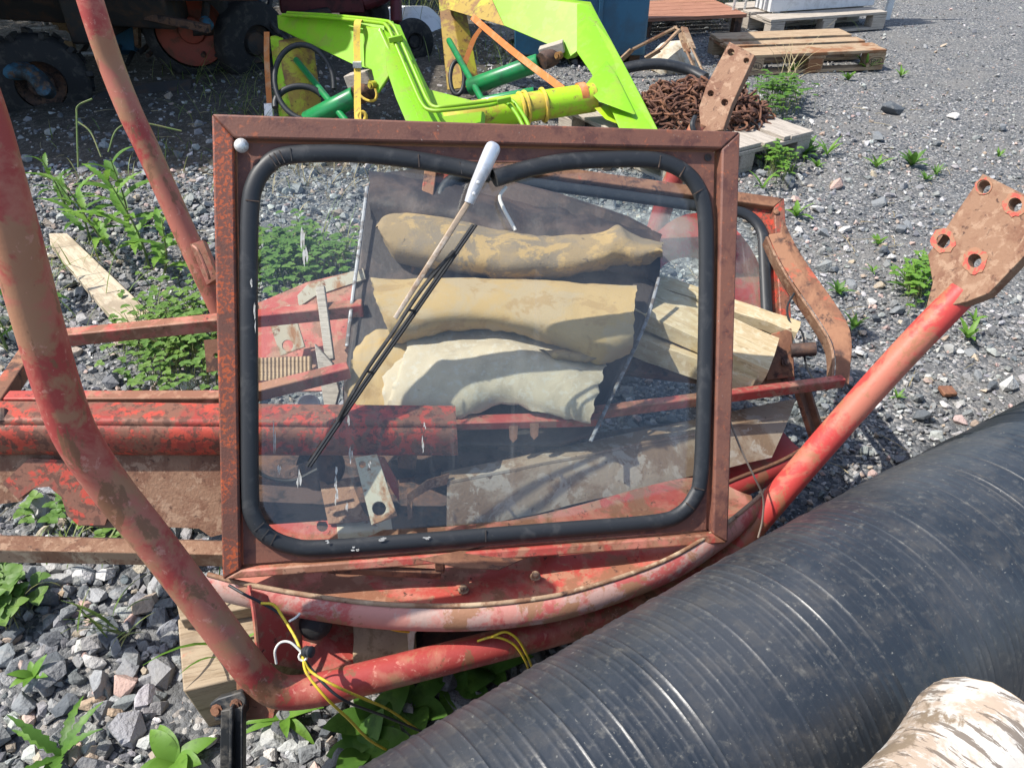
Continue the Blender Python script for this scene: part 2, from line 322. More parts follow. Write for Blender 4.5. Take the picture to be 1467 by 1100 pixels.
def rotm(n, tilt):
    a = rng.uniform(0, 2 * np.pi, n); tx = rng.normal(0, tilt, n); ty = rng.normal(0, tilt, n)
    ca, sa = np.cos(a), np.sin(a); Z = np.zeros(n); O = np.ones(n)
    Rz = np.stack([ca, -sa, Z, sa, ca, Z, Z, Z, O], 1).reshape(n, 3, 3)
    Rx = np.stack([O, Z, Z, Z, np.cos(tx), -np.sin(tx), Z, np.sin(tx), np.cos(tx)], 1).reshape(n, 3, 3)
    Ry = np.stack([np.cos(ty), Z, np.sin(ty), Z, O, Z, -np.sin(ty), Z, np.cos(ty)], 1).reshape(n, 3, 3)
    return Rx @ Ry @ Rz
def stones(name, X, Y, S, lift, pw=PW, tilt=.35, shapes=None):
    shapes = shapes or SHAPES; n = len(X); which = rng.integers(0, len(shapes), n); Rm = rotm(n, tilt); zz = np.array([gz(x, y) for x, y in zip(X, Y)])
    cc = PAL[rng.choice(len(PAL), n, p=pw / pw.sum())] * rng.uniform(.75, 1.25, (n, 1)) * rng.uniform(.96, 1.04, (n, 3))
    VV, FF, CC = [], [], []; k = 0
    for w, (V, Fc) in enumerate(shapes):
        idx = np.where(which == w)[0]
        if not len(idx): continue
        q = np.einsum('nij,vj->nvi', Rm[idx], V) * S[idx][:, None, None] * .5
        q += np.stack([X[idx], Y[idx], zz[idx] + S[idx] * lift], 1)[:, None, :]
        VV.append(q.reshape(-1, 3)); FF.append((Fc[None] + (np.arange(len(idx)) * len(V))[:, None, None] + k).reshape(-1, 3))
        CC.append(np.repeat(cc[idx], len(V), 0)); k += len(idx) * len(V)
    V = np.concatenate(VV); Fa = np.concatenate(FF); Cc = np.concatenate(CC)
    me = bpy.data.meshes.new(name); me.vertices.add(len(V)); me.vertices.foreach_set('co', V.astype(np.float32).ravel())
    me.loops.add(Fa.size); me.loops.foreach_set('vertex_index', Fa.astype(np.int32).ravel())
    me.polygons.add(len(Fa)); me.polygons.foreach_set('loop_start', (np.arange(len(Fa)) * 3).astype(np.int32))
    me.update(calc_edges=True); me.shade_flat()
    a = me.color_attributes.new('stone', 'FLOAT_COLOR', 'POINT'); a.data.foreach_set('color', np.concatenate([Cc, np.ones((len(Cc), 1))], 1).astype(np.float32).ravel())
    me.materials.append(MATS['stone']); o = bpy.data.objects.new(name, me); col.objects.link(o); return o
worn('stone', (.2, .2, .2), [((.30, .29, .27), 28, .55, .75, None, .5), ((.06, .06, .065), 60, .58, .75, None, .5)], .85, attr='stone', bump=(130, .8, .006), spec=.3, rv=0)
def field(dens, y0, y1, fn, margin=.35):
    """random spots (x, y) in the seen wedge of ground between two distances, dens per square metre, kept by fn(x, y)"""
    wmax = y1 * .70 + .62 + margin; n = int(dens * 2 * wmax * (y1 - y0)); Y = rng.uniform(y0, y1, n); X = rng.uniform(-wmax, wmax, n)
    k = (np.abs(X) < Y * .70 + .62 + margin) & (rng.uniform(0, 1, n) < fn(X, Y)); return X[k], Y[k]
sand = np.array([mnoise.noise(Vector((i * .37, 5.1, 0))) for i in range(8)])
def sandy(X, Y): return np.array([1.0 if ((x + .62) / .13) ** 2 + ((y - .93) / .17) ** 2 < 1 or ((x + 1.05) / .35) ** 2 + ((y - 2.25) / .22) ** 2 < 1 else 0. for x, y in zip(X, Y)])
lane = lambda X, Y: 1 / (1 + np.exp(-(X - .42 * Y + .1 - 1.1 * np.maximum(0, (3.2 - Y))) / .25))      # the driven, finer lane on the right
# coarse crushed rock, nearest and left
parts = [field(1700, .45, 2.3, lambda X, Y: 1 - lane(X, Y) * .6), field(2000, 2.3, 4.6, lambda X, Y: 1 - lane(X, Y) * .8), field(600, 4.6, 7.2, lambda X, Y: 1 - lane(X, Y) * .9), field(250, 7.2, 9.8, lambda X, Y: 1 - lane(X, Y) * .9)]
X = np.concatenate([p[0] for p in parts]); Y = np.concatenate([p[1] for p in parts])
k = (rng.uniform(0, 1, len(X)) > sandy(X, Y) * .93) & ~((X < -.3) & (Y > 4.05) & (rng.uniform(0, 1, len(X)) < .7)); X, Y = X[k], Y[k]
nearl = np.clip((2.4 - Y) / 1.4, 0, 1) * (X < .4)
S = np.exp(rng.normal(np.log(np.where(X > .5, .0185, .021) + .0105 * nearl), np.where(X > .5, .46, .52), len(X))).clip(.008, .09)
setp(stones('gravel', X, Y, S, .17), 'loose grey crushed rock covering the yard', 'gravel', kind='stuff')
# fine chips everywhere
parts = [field(1500, .45, 3.2, lambda X, Y: .6 + .4 * lane(X, Y)), field(1300, 3.2, 5.5, lambda X, Y: .3 + .7 * lane(X, Y)), field(450, 5.5, 9.8, lambda X, Y: .3 + .7 * lane(X, Y))]
X = np.concatenate([p[0] for p in parts]); Y = np.concatenate([p[1] for p in parts]); S = np.exp(rng.normal(np.log(.0125), .42, len(X))).clip(.005, .04)
PWF = np.array([.22, .2, .14, .14, .11, .08, .03, .03, .05])
setp(stones('fine_gravel', X, Y, S, .1, PWF, .35, CHIPS), 'fine grey stone chips trodden into the driving lane', 'gravel', kind='stuff')
# single larger stones that can be picked out
def stone_thing(i, x, y, s, c, label, group):
    V, Fc = BIG[i % len(BIG)]; mb = MB(); rm = rotm(1, .25)[0]; q = (V @ rm.T) * s * .5
    mb.add([Vector(v) + Vector((x, y, gz(x, y) + s * .17)) for v in q], [tuple(f) for f in Fc])
    o = obj('stone', mb, None, smooth=0); me = o.data; me.materials.append(MATS['stone'])
    a = me.color_attributes.new('stone', 'FLOAT_COLOR', 'POINT'); a.data.foreach_set('color', np.tile(np.array([*c, 1.], np.float32), len(me.vertices)))
    b = o.modifiers.new('bevel', 'BEVEL'); b.width = s * .025; b.segments = 2
    setp(o, label, 'stone', group)
SL = {'grey': ('dull grey angular stone lying loose in the coarse gravel', (.19, .2, .205)), 'dark': ('dark blue-grey angular stone lying in the coarse gravel', (.095, .105, .115)),
      'pale': ('pale whitish angular stone lying in the gravel', (.50, .48, .45)), 'pink': ('pinkish stone lying in the gravel', (.46, .32, .27)), 'tan': ('brownish tan stone lying in the coarse gravel', (.36, .27, .19))}
near = [(190, 690 + 15, 60, 'grey'), (22, 905, 50, 'dark'), (25, 950, 44, 'grey'), (75, 955, 62, 'dark'), (85, 905, 40, 'grey'), (120, 825, 46, 'grey'), (155, 905, 70, 'dark'), (190, 885, 36, 'pink'), (135, 948, 44, 'pale'),
        (168, 930, 42, 'grey'), (185, 978, 60, 'pink'), (130, 1005, 46, 'tan'), (95, 1010, 54, 'dark'), (36, 1010, 66, 'grey'), (60, 860, 66, 'dark'), (55, 820, 44, 'grey'), (100, 875, 44, 'grey'), (120, 862, 26, 'pink'), (205, 1020, 40, 'dark'),
        (160, 1045, 32, 'dark'), (128, 1050, 30, 'pale'), (165, 1020, 34, 'tan'), (40, 780, 30, 'grey'), (15, 795, 34, 'pale'), (110, 790, 40, 'grey'), (175, 850, 26, 'grey'), (220, 880, 32, 'dark'), (145, 975, 28, 'tan'), (55, 985, 36, 'grey'), (92, 845, 34, 'tan'),
        (300, 1062, 34, 'pale'), (390, 1060, 46, 'grey'), (440, 1080, 40, 'grey'), (510, 1082, 34, 'grey'), (470, 1045, 32, 'dark'), (420, 1025, 28, 'grey'), (545, 1055, 30, 'dark'), (380, 1090, 34, 'dark'),
        (1196, 266, 32, 'pink'), (1172, 300, 24, 'pale'), (1255, 200, 30, 'grey'), (1435, 185, 26, 'grey'), (1130, 265, 34, 'dark'), (1365, 168, 24, 'pale'), (1280, 160, 40, 'dark'), (1140, 285, 20, 'pink'), (1260, 290, 30, 'grey'), (1210, 330, 22, 'pale'),
        (1300, 325, 24, 'grey'), (1265, 360, 26, 'dark'), (1195, 385, 24, 'grey'), (1275, 370, 22, 'pale'), (1250, 430, 22, 'pale'), (1220, 405, 24, 'grey'), (1285, 445, 28, 'grey'), (1255, 455, 26, 'dark'), (1320, 600, 34, 'dark'), (1230, 505, 24, 'pale'), (1400, 540, 26, 'grey'),
        (1390, 505, 24, 'grey'), (1355, 580, 22, 'pale'), (1420, 555, 24, 'dark'), (1290, 330, 30, 'grey'), (1145, 330, 22, 'pale'), (1090, 250, 24, 'grey'), (1270, 600, 24, 'dark'), (1180, 335, 24, 'grey')]
def stone_place(px, py):
    if px < 260: return 'left of the roll bar bend, by the timber block' if px > 140 else 'below the angle iron, far from the timber block' if py < 900 else 'near the toothed weed rosette'
    if px < 700: return 'under the bend of the roll bar'
    if py < 260: return 'in the open lane beyond the chain pallet'
    if py < 420: return 'between the window frames and the roll bar plate'
    return 'between the slanting roll bar and the black pipe' if px > 1280 else 'beside the bowed rusty frame'
ADJ = {'grey': 'dull grey angular', 'dark': 'dark blue-grey angular', 'pale': 'pale whitish', 'pink': 'pinkish', 'tan': 'brownish tan'}
for i, (px, py, w, k) in enumerate(near):
    p = G(px, py, .01); sz = 'large' if w >= 50 else 'medium' if w >= 36 else 'small'; lb = '%s %s stone %s' % (sz, ADJ[k], stone_place(px, py))
    stone_thing(i, p.x, p.y, w * depth(p) / F * .92, SL[k][1], lb, 'stones: ' + lb)


# ------------------------------------------------------------------ FRONT WINDOW FRAME
def quad3d(px, s):
    """corners of the parallelogram whose picture is px (4 corners), first corner at depth s"""
    r = [np.array(ray(*p)) for p in px]; A = np.array([-r[1], r[2], -r[3]]).T
    d = np.array([1., *np.linalg.solve(A, -r[0])]) * s
    return [CAM + Vector(k * e) for k, e in zip(r, d)]
OUT = [(310, 172), (1047, 196), (1030, 770), (325, 820)]
FQ = quad3d(OUT, 1.33)
FN = (FQ[3] - FQ[0]).cross(FQ[1] - FQ[0]).normalized()
if FN.dot(CAM - FQ[0]) < 0: FN = -FN
def fp(x, y, off=0.):
    o = FQ[0] + FN * off; r = ray(x, y); return CAM + r * ((o - CAM).dot(FN) / r.dot(FN))
FU = (FQ[1] - FQ[0]).normalized(); FV = FN.cross(FU)
win = thing('window_frame', 'rusty rectangular cab window frame with black rubber seal and hand wiper, leaning on the scrap', 'window frame', (FQ[2] + FQ[3]) / 2)
INN = [(341, 206), (1021, 220), (1009, 757), (350, 806)]
def rail(name, a, b, c, d, mat, t0=-.03, t1=.012):
    mb = MB(); mb.prism([fp(*q, t0) for q in (a, b, c, d)], FN * (t1 - t0)); return obj(name, mb, mat, win, bevel=.004)
rail('top_rail', OUT[0], OUT[1], INN[1], INN[0], 'rust_frame'); rail('stile', OUT[0], INN[0], INN[3], OUT[3], 'rust_speck')
rail('stile', OUT[1], OUT[2], INN[2], INN[1], 'rust_frame'); rail('bottom_rail', OUT[3], INN[3], INN[2], OUT[2], 'red_panel')
HOLE = [(400, 222), (500, 221), (600, 228), (700, 234), (800, 233), (880, 229), (935, 230), (972, 240), (998, 264), (1010, 300), (1012, 400), (1009, 560), (1004, 680), (996, 712), (975, 736), (935, 748), (800, 759), (600, 775), (460, 785), (418, 782), (384, 768), (364, 742), (358, 705), (357, 560), (356, 400), (358, 300), (366, 262), (380, 238)]
mb = MB(); mb.plate([fp(*q, -.012) for q in INN], [[fp(*q, -.012) for q in HOLE]], FN * .008); obj('frame_panel', mb, 'rust_frame', win)
cen = fp(684, 500)
mb = MB(); hp = [fp(x + (684 - x) * -.008, y + (500 - y) * -.008, -.02) for x, y in HOLE]; mb.prism(hp, FN * .005); obj('glass_pane', mb, 'glass', win, smooth=0)
sealp = [(708, 256), (735, 248), (765, 240), (810, 232), (860, 229), (910, 228), (945, 231), (975, 243), (998, 266), (1010, 305), (1012, 400), (1009, 560), (1004, 680), (995, 712), (974, 736), (935, 748), (800, 759), (600, 775), (460, 785), (418, 782), (384, 768), (364, 742), (358, 705), (357, 560), (356, 400), (358, 300), (366, 262), (382, 238), (405, 224), (450, 220), (520, 221), (590, 229), (650, 239), (703, 250)]
sp = crom([fp(x, y, .002 + (.012 if 690 < x < 715 else 0)) for x, y in sealp], 6)
mb = MB(); mb.tube(sp, .0165, 12, flat=.72, upv=FN); seal = obj('rubber_seal', mb, 'rubber', win, smooth=60)
mb = MB()      # perished cracks opening across the seal
for x, y, ang in [(391, 231, 60), (397, 228, 62), (404, 225, 66), (417, 222, 85), (362, 288, 5), (600, 231, 88), (660, 241, 80), (945, 232, 100), (977, 247, 120), (1000, 275, 150), (372, 754, -40), (380, 765, -50), (392, 772, -60), (988, 724, -140), (1001, 700, -165), (696, 767, -88)]:
    a = R(ang); c = fp(x, y, .0125); u = FU * math.cos(a) + FV * math.sin(a) * -1; mb.bar(c - u * .012, c + u * .011, .0016, .004, FN)
obj('crack', mb, 'dark_machine', seal)
mb = MB()
for i in range(len(sp) - 1):
    pass
b0 = fp(346, 209, .012)
mb = MB(); mb.lathe(b0, FN, [(.0125, 0), (.0125, .003), (.011, .007), (.007, .0105), (.002, .012)], 20); obj('bolt', mb, 'zinc', win, smooth=50)
b0 = fp(1014, 226, -.003); mb = MB(); mb.lathe(b0, FN, [(.0075, 0), (.0075, .002), (.005, .002), (.005, .0005)], 16); obj('bolt_hole', mb, 'dark_machine', win)
# bird droppings and lime streaks dried on the pane and seal
mb = MB(); rd = random.Random(3)
for x, y, w, h in [(428, 690, 5, 26), (480, 690, 6, 34), (482, 712, 4, 18), (500, 600, 3, 22), (503, 650, 4, 26), (497, 720, 3, 16), (606, 640, 3, 26), (608, 610, 2.5, 10), (394, 640, 3, 60), (400, 672, 4, 14), (436, 350, 8, 50), (365, 455, 3, 30), (361, 410, 4, 14), (545, 772, 14, 5), (508, 786, 8, 6), (612, 770, 9, 5), (470, 776, 5, 4), (530, 664, 3, 9)]:
    for k in range(4):
        cx, cy = x + rd.uniform(-.6, .6) * w, y + rd.uniform(-.5, .5) * h; n = 9; off = .0152 if (y > 755 or x < 368) else -.0138
        pts = [fp(cx + math.cos(2 * math.pi * i / n) * w * rd.uniform(.12, .42), cy + math.sin(2 * math.pi * i / n) * h * rd.uniform(.10, .36), off) for i in range(n)]
        mb.prism(pts, FN * .0008)
obj('bird_droppings', mb, 'dropping', win, smooth=0)
# wiper
w_arm = MB(); w_arm.tube([fp(674, 285, .045), fp(640, 340, .04), fp(600, 402, .034), fp(566, 456, .030)], [.0055, .0055, .005, .004], 8, flat=.5, upv=FN)
wiper = obj('wiper_arm', w_arm, 'channel_tan', win)
hs = MB(); hs.tube(crom([fp(709, 207, .052), fp(704, 217, .054), fp(692, 244, .052), fp(680, 270, .048), fp(672, 291, .044)], 4), [.010, .0125, .0138, .0145, .0145, .0145, .0143, .014, .0135, .013, .0125, .012, .0115, .011, .0105, .010, .009], 14, flat=.75, upv=FN)
hd = obj('handle', hs, 'alu', wiper, smooth=60)
for x, y in ((684, 262), (678, 278)):
    mb = MB(); mb.lathe(fp(x + 1, y, .057), FN, [(.0035, 0), (.0035, .002), (.002, .0035)], 10); obj('rivet', mb, 'zinc', wiper)
mb = MB()
for dx in (-2.2, 2.2): mb.tube([fp(680 + dx, 322, .012), fp(600 + dx, 438, .010), fp(520 + dx, 553, .008), fp(442 + dx, 668, .006)], .0032, 6)
obj('blade', mb, 'rubber', wiper)
mb = MB(); mb.tube(crom([fp(650, 360, .018), fp(627, 386, .03), fp(600, 420, .031), fp(560, 480, .031), fp(528, 526, .029), fp(500, 572, .025), fp(484, 602, .012)], 4), .0038, 6)
for x, y in [(590, 442), (530, 530)]: mb.bar(fp(x - 6, y + 2, .028), fp(x + 3, y + 3, .012), .004, .004)
obj('blade_spring', mb, 'rubber_old', wiper)
mb = MB(); mb.tube(crom([fp(725, 268, .0), fp(716, 282, .006), fp(722, 300, .012), fp(734, 322, .016), fp(738, 330, .018)], 5), .0035, 8); obj('washer_tube', mb, 'white_wire', win)

# ------------------------------------------------------------------ ROLL BARS (bent tubes with bolted end plates)
def cplate(name, poly, holes, d, th, mat, parent, tilt=(0, 0)):
    """plate facing the viewer around depth d, slightly tilted; holes (x, y, r px)"""
    cx = sum(p[0] for p in poly) / len(poly); cy = sum(p[1] for p in poly) / len(poly)
    f = lambda x, y: P(x, y, d + tilt[0] * (x - cx) / 100 + tilt[1] * (y - cy) / 100)
    hp = [[f(x + r * math.cos(2 * math.pi * i / 16), y + r * math.sin(2 * math.pi * i / 16)) for i in range(16)] for x, y, r in holes]
    a = [f(*p) for p in poly]; n = (a[1] - a[0]).cross(a[-1] - a[0]).normalized()
    if n.dot(FW) < 0: n = -n
    mb = MB(); mb.plate(a, hp, n * th); return obj(name, mb, mat, parent, bevel=.0015), f, n
bar1 = thing('roll_bar', 'faded red bent tube roll bar whose upright bows up beside the window frame', 'roll bar', P(600, 960, 1.42))
path = [P(-70, 60, .84), P(-32, 160, .88), P(-5, 250, .91), P(24, 350, .95), P(57, 470, 1.01), P(84, 560, 1.06), P(112, 630, 1.10), P(160, 700, 1.15), P(220, 775, 1.20), P(285, 860, 1.255), P(345, 940, 1.305), P(372, 972, 1.33), P(400, 990, 1.35), P(440, 990, 1.365), P(500, 977, 1.38), P(650, 940, 1.44), P(800, 902, 1.52), P(940, 862, 1.60), P(1010, 826, 1.66), P(1056, 786, 1.685)]
mb = MB(); mb.tube(crom(path, 7), .030, 20); obj('tube', mb, 'tube_red', bar1, smooth=60)
path = [P(1050, 792, 1.685), P(1072, 762, 1.685), P(1105, 722, 1.67), P(1200, 612, 1.61), P(1290, 512, 1.555), P(1380, 418, 1.50)]
mb = MB(); mb.tube(crom(path, 6), .0298, 20); obj('tube', mb, 'tube_bright', bar1, smooth=60)
pl, f1, n1 = cplate('end_plate', [(1408, 249), (1484, 287), (1488, 345), (1416, 420), (1385, 432), (1325, 446), (1336, 405), (1329, 365)], [(1410, 268, 9), (1455, 294, 10), (1352, 346, 10), (1397, 374, 10)], 1.475, .024, 'rust_tan', bar1, (-.115, -.04))
for x, y, r in [(1455, 294, 18), (1352, 346, 18), (1397, 374, 19), (1410, 268, 13)]:
    mb = MB(); c = f1(x, y) - n1 * .0022; u = (f1(x + 1, y) - f1(x, y)) * r; v = (f1(x, y + 1) - f1(x, y)) * r
    o1 = [c + u * (math.cos(2 * math.pi * i / 20) * random.uniform(.85, 1.1)) + v * (math.sin(2 * math.pi * i / 20) * random.uniform(.85, 1.1)) for i in range(20)]
    i1 = [c + u * (math.cos(2 * math.pi * i / 16) * 10 / r) + v * (math.sin(2 * math.pi * i / 16) * 10 / r) for i in range(16)]
    mb.plate(o1, [i1], n1 * .001); obj('washer_mark', mb, 'red_ring', pl)
foot, _, _ = cplate('foot_plate', [(338, 968), (352, 955), (398, 1000), (392, 1028), (352, 1032), (340, 1020)], [], 1.36, .05, 'red_panel', bar1)
bar2 = thing('roll_bar', 'second faded red roll bar standing behind the window frame, half hidden', 'roll bar', P(500, 520, 2.3))
path = [P(95, -140, 1.72), P(112, -60, 1.76), P(135, 20, 1.80), P(160, 95, 1.86), P(186, 160, 1.90), P(212, 215, 1.94), P(250, 300, 2.0), P(290, 388, 2.06), P(325, 462, 2.13), P(345, 500, 2.17), P(372, 522, 2.2), P(420, 530, 2.23), P(620, 520, 2.36), P(820, 505, 2.46), P(880, 480, 2.46), P(905, 440, 2.42), P(935, 345, 2.34), P(962, 265, 2.27), P(1004, 178, 2.2)]
mb = MB(); mb.tube(crom(path, 7), .030, 18); obj('tube', mb, 'tube_red', bar2, smooth=60)
cplate('end_plate', [(1045, 60), (1081, 79), (1048, 150), (1036, 186), (1004, 192), (1001, 155), (1012, 122)], [(1047, 75, 5), (1069, 87, 4), (1018, 134, 4.5), (1038, 147, 5)], 2.17, .02, 'rust_tan', bar2, (-.14, -.05))
mb = MB(); mb.prism([P(272, 350, 2.0), P(290, 344, 1.99), P(312, 398, 2.03), P(296, 408, 2.03)], FW * .03); mb.tube(crom([P(276, 352, 1.98), P(284, 360, 1.97), P(297, 390, 1.99), P(300, 400, 2.0)], 4), .004, 6); obj('clamp', mb, 'red_panel', bar2)
mb = MB(); mb.tube(crom([P(996, 168, 2.17), P(992, 180, 2.16), P(998, 196, 2.17)], 5), .008, 8); obj('cable_tie', mb, 'rubber', bar2)

# ------------------------------------------------------------------ CURVED FENDER PANS
def pan(name, label, pts, back, mat, wall=.075, inner=.035, lipmat=None):
    """pts: lip polyline (world); back: polyline behind that closes the floor"""
    base = sum(pts, Vector()) / len(pts) - Vector((0, 0, wall)); t = thing(name, label, 'fender', base)
    lip = crom(pts, 8); n = len(lip); cen = (lip[0] + lip[-1]) / 2 + Vector((0, .15, 0))
    inw = [((cen - p) * Vector((1, 1, 0))).normalized() for p in lip]
    rows = []
    for off, dz in ((0, 0), (-.010, -.004), (-.020, -.013), (-.026, -.026), (-.026, -.042), (-.016, -.056), (.004, -wall * .9)):
        rows.append([p + w * off + Vector((0, 0, dz)) for p, w in zip(lip, inw)])
    inn = [[p + w * (.006 if i < 2 else .012) + Vector((0, 0, 0 if i == 0 else -inner)) for p, w in zip(lip, inw)] for i in range(3)]
    mb = MB(); mb.grid(rows[::-1] + inn); obj('wall', mb, 'fender_pink' if mat == 'red_panel' else mat, t, smooth=50)
    mb = MB(); mb.tube([p + Vector((0, 0, .001)) for p in lip], .0048, 8); obj('rolled_lip', mb, lipmat or 'rust_pale', t, smooth=60)
    fl = [p + w * .010 + Vector((0, 0, -inner + .001)) for p, w in zip(lip, inw)]
    bk = crom(back, 8) if len(back) > 2 else back
    k = len(fl); bk2 = []
    for i in range(k):
        s = i / (k - 1) * (len(bk) - 1); a = min(int(s), len(bk) - 2); bk2.append(bk[a].lerp(bk[a + 1], s - a))
    rr = []
    for j in range(7):
        u = j / 6; rr.append([a.lerp(b, u) + Vector((0, 0, -.012 * math.sin(math.pi * u) + .003 * mnoise.noise(a.lerp(b, u) * 9))) for a, b in zip(fl, bk2)])
    mb = MB(); mb.grid(rr, [[p - Vector((0, 0, .004)) for p in r] for r in rr]); obj('floor_sheet', mb, mat, t, smooth=50)
    return t, lip, inw
lipx = [(298, 823, .372), (345, 835, .366), (430, 851, .357), (540, 865, .348), (650, 868, .34), (745, 861, .335), (830, 845, .33), (950, 804, .322), (1030, 757, .315), (1075, 722, .312), (1097, 702, .312)]
lp = [G(*q) for q in lipx]
fend, lip, inw = pan('fender', 'rusty pink-red curved fender pan lying under the window frame', lp, [lp[0] + Vector((.02, .03, -.035)), Vector((-.45, 1.06, .325)), Vector((0, 1.13, .30)), Vector((.4, 1.28, .28)), lp[-1] + Vector((-.02, .02, -.035))], 'red_panel')
for x, y, z in ((767, 826, .305), (664, 845, .31)):
    c = G(x, y, z - .004); mb = MB(); mb.lathe(c, (0, 0, 1), [(.011, 0), (.011, .002), (.0075, .002), (.0075, .010), (.005, .012)], 8); obj('bolt', mb, 'rust_pale', fend)
mb = MB(); mb.lathe(G(822, 862, .285) + Vector((0, -.004, 0)), (.15, -1, .1), [(.010, -.006), (.010, .003), (.006, .005)], 12); obj('rivet', mb, 'rust_pale', fend)
lp2 = [P(800, 772, 1.60), P(900, 745, 1.66), P(985, 715, 1.72), P(1060, 684, 1.77), P(1120, 660, 1.81), P(1168, 632, 1.86)]
pan('fender', 'second red fender pan with bright rim wedged behind the window frame', lp2, [lp2[0] + Vector((0, .1, -.05)), lp2[-1] + Vector((-.05, .16, -.05))], 'tube_bright', .07, .045, 'rust_brown')
# scraps lying on the fender floor
def scrap(name, label, cat, poly, d, th, mat, holes=(), tilt=(0, 0), group=None):
    cx = sum(p[0] for p in poly) / len(poly); cy = sum(p[1] for p in poly) / len(poly)
    f = lambda x, y: P(x, y, d + tilt[0] * (x - cx) / 100 + tilt[1] * (y - cy) / 100)
    a = [f(*p) for p in poly]; n = (a[1] - a[0]).cross(a[-1] - a[0]).normalized()
    if n.dot(FW) < 0: n = -n
    hp = [[f(x + r * math.cos(2 * math.pi * i / 14), y + r * math.sin(2 * math.pi * i / 14)) for i in range(14)] for x, y, r in holes]
    mb = MB(); mb.plate(a, hp, n * th); return setp(obj(name, mb, mat, bevel=.001), label, cat, group)
mb = MB(); mb.bar(P(470, 814, 1.435), P(632, 822, 1.47), .012, .018); mb.box(P(628, 812, 1.465) - Vector((.006, .008, .01)), P(628, 812, 1.465) + Vector((.012, .008, .022)))
setp(obj('rusty_strip', mb, 'rust_brown', bevel=.002), 'thin rusty angle strip under the bottom rail of the window', 'metal strip')
scrap('torn_sheet', 'torn rusty sheet flap sticking out under the window frame', 'sheet metal', [(600, 800), (700, 780), (860, 762), (880, 764), (800, 778), (715, 815), (660, 812)], 1.515, .003, 'rust_brown', tilt=(.05, -.22))

# ------------------------------------------------------------------ RED BEAM, SHEET AND ANGLE STRIP ON THE LEFT
beam = thing('red_beam', 'chipped bright red steel beam with a ragged rusty skirt, passing behind the window', 'beam', P(200, 650, 1.5))
A, B = P(-140, 622, 1.455), P(655, 626, 1.60); tdir = (B - A).normalized(); fr = Vector((tdir.y, -tdir.x, 0)).normalized(); fu = Vector((0, 0, 1))
prof = [(.0, .045), (.006, .044), (.010, .039), (.010, .033), (.0135, .031), (.020, .024), (.0235, .010), (.0235, -.018), (.020, -.032), (.012, -.042), (0, -.046), (-.05, -.046), (-.05, .045)]
rows = []
for e in (A, A.lerp(B, .33), A.lerp(B, .66), B): rows.append([e + fr * a + fu * b for a, b in prof])
mb = MB(); mb.grid([r + [r[0]] for r in rows]); mb.add(rows[0], [tuple(range(len(prof)))]); mb.add(rows[-1], [tuple(range(len(prof)))]); obj('beam_tube', mb, 'red_beam', beam, smooth=45)
pin = [P(-4, 600, 1.44), P(8, 596, 1.46)]
mb = MB(); mb.tube([P(4, 588, 1.47), P(4, 606, 1.455)], .009, 10); obj('pin', mb, 'rust_dark', beam)
sk = [(-140, 645), (325, 648), (330, 762), (302, 769), (285, 757), (240, 755), (150, 756), (112, 752), (96, 738), (88, 712), (70, 697), (48, 699), (30, 718), (0, 722), (-60, 730), (-140, 715)]
mb = MB(); mb.plate([P(x, y, 1.475 + (x + 140) * .00018) for x, y in sk], [], FW * .004); obj('skirt_sheet', mb, 'rust_tan', beam)
sk = [(3, 692), (42, 656), (110, 660), (170, 690), (150, 752), (112, 752), (96, 738), (88, 712), (70, 697), (48, 699), (26, 715)]
mb = MB(); mb.plate([P(x, y, 1.463 + (x + 140) * .00018) for x, y in sk], [], FW * .004); obj('patch_sheet', mb, 'red_beam', beam)
ang = thing('angle_strip', 'long rusty angle iron lying low behind the roll bar', 'angle iron', P(150, 800, 1.47))
a0, a1 = P(-120, 776, 1.45), P(345, 786, 1.52)
mb = MB(); mb.bar(a0, a1, .035, .004); obj('flange', mb, 'rust_tan', ang); dn = Vector((0, -.016, 0))
mb = MB(); mb.bar(a0 + dn + Vector((0, 0, -.016)), a1 + dn + Vector((0, 0, -.016)), .004, .034); obj('web', mb, 'rust_pale', ang)
mb = MB(); mb.bar(a0 + Vector((0, .02, -.03)), a1 + Vector((0, .02, -.03)), .03, .03); obj('lower_flange', mb, 'rust_dark', ang)

# square tube frame
sqf = thing('tube_frame', 'dull red square tube frame lying level behind the roll bar', 'frame', P(150, 560, 1.68))
def sq(name, a, b, w, mat): mb = MB(); mb.bar(a, b, w, w); return obj(name, mb, mat, sqf, bevel=.003)
sq('rail', P(40, 489, 1.80), P(520, 441, 1.86), .034, 'red_panel'); sq('rail', P(12, 573, 1.60), P(330, 572, 1.63), .030, 'red_panel'); sq('rail', P(330, 572, 1.63), P(500, 530, 1.70), .030, 'tube_red')
sq('end_rail', P(-12, 590, 1.57), P(56, 488, 1.815), .036, 'rust_brown'); sq('post', P(20, 588, 1.60), P(0, 660, 1.63), .03, 'rust_brown')
mb = MB(); mb.plate([P(292, 487, 1.79), P(318, 485, 1.79), P(320, 530, 1.80), P(296, 533, 1.80)], [circ(P(309, 509, 1.795), RT, UP, .006, 10)], FW * .006); obj('bracket', mb, 'rust_brown', sqf)

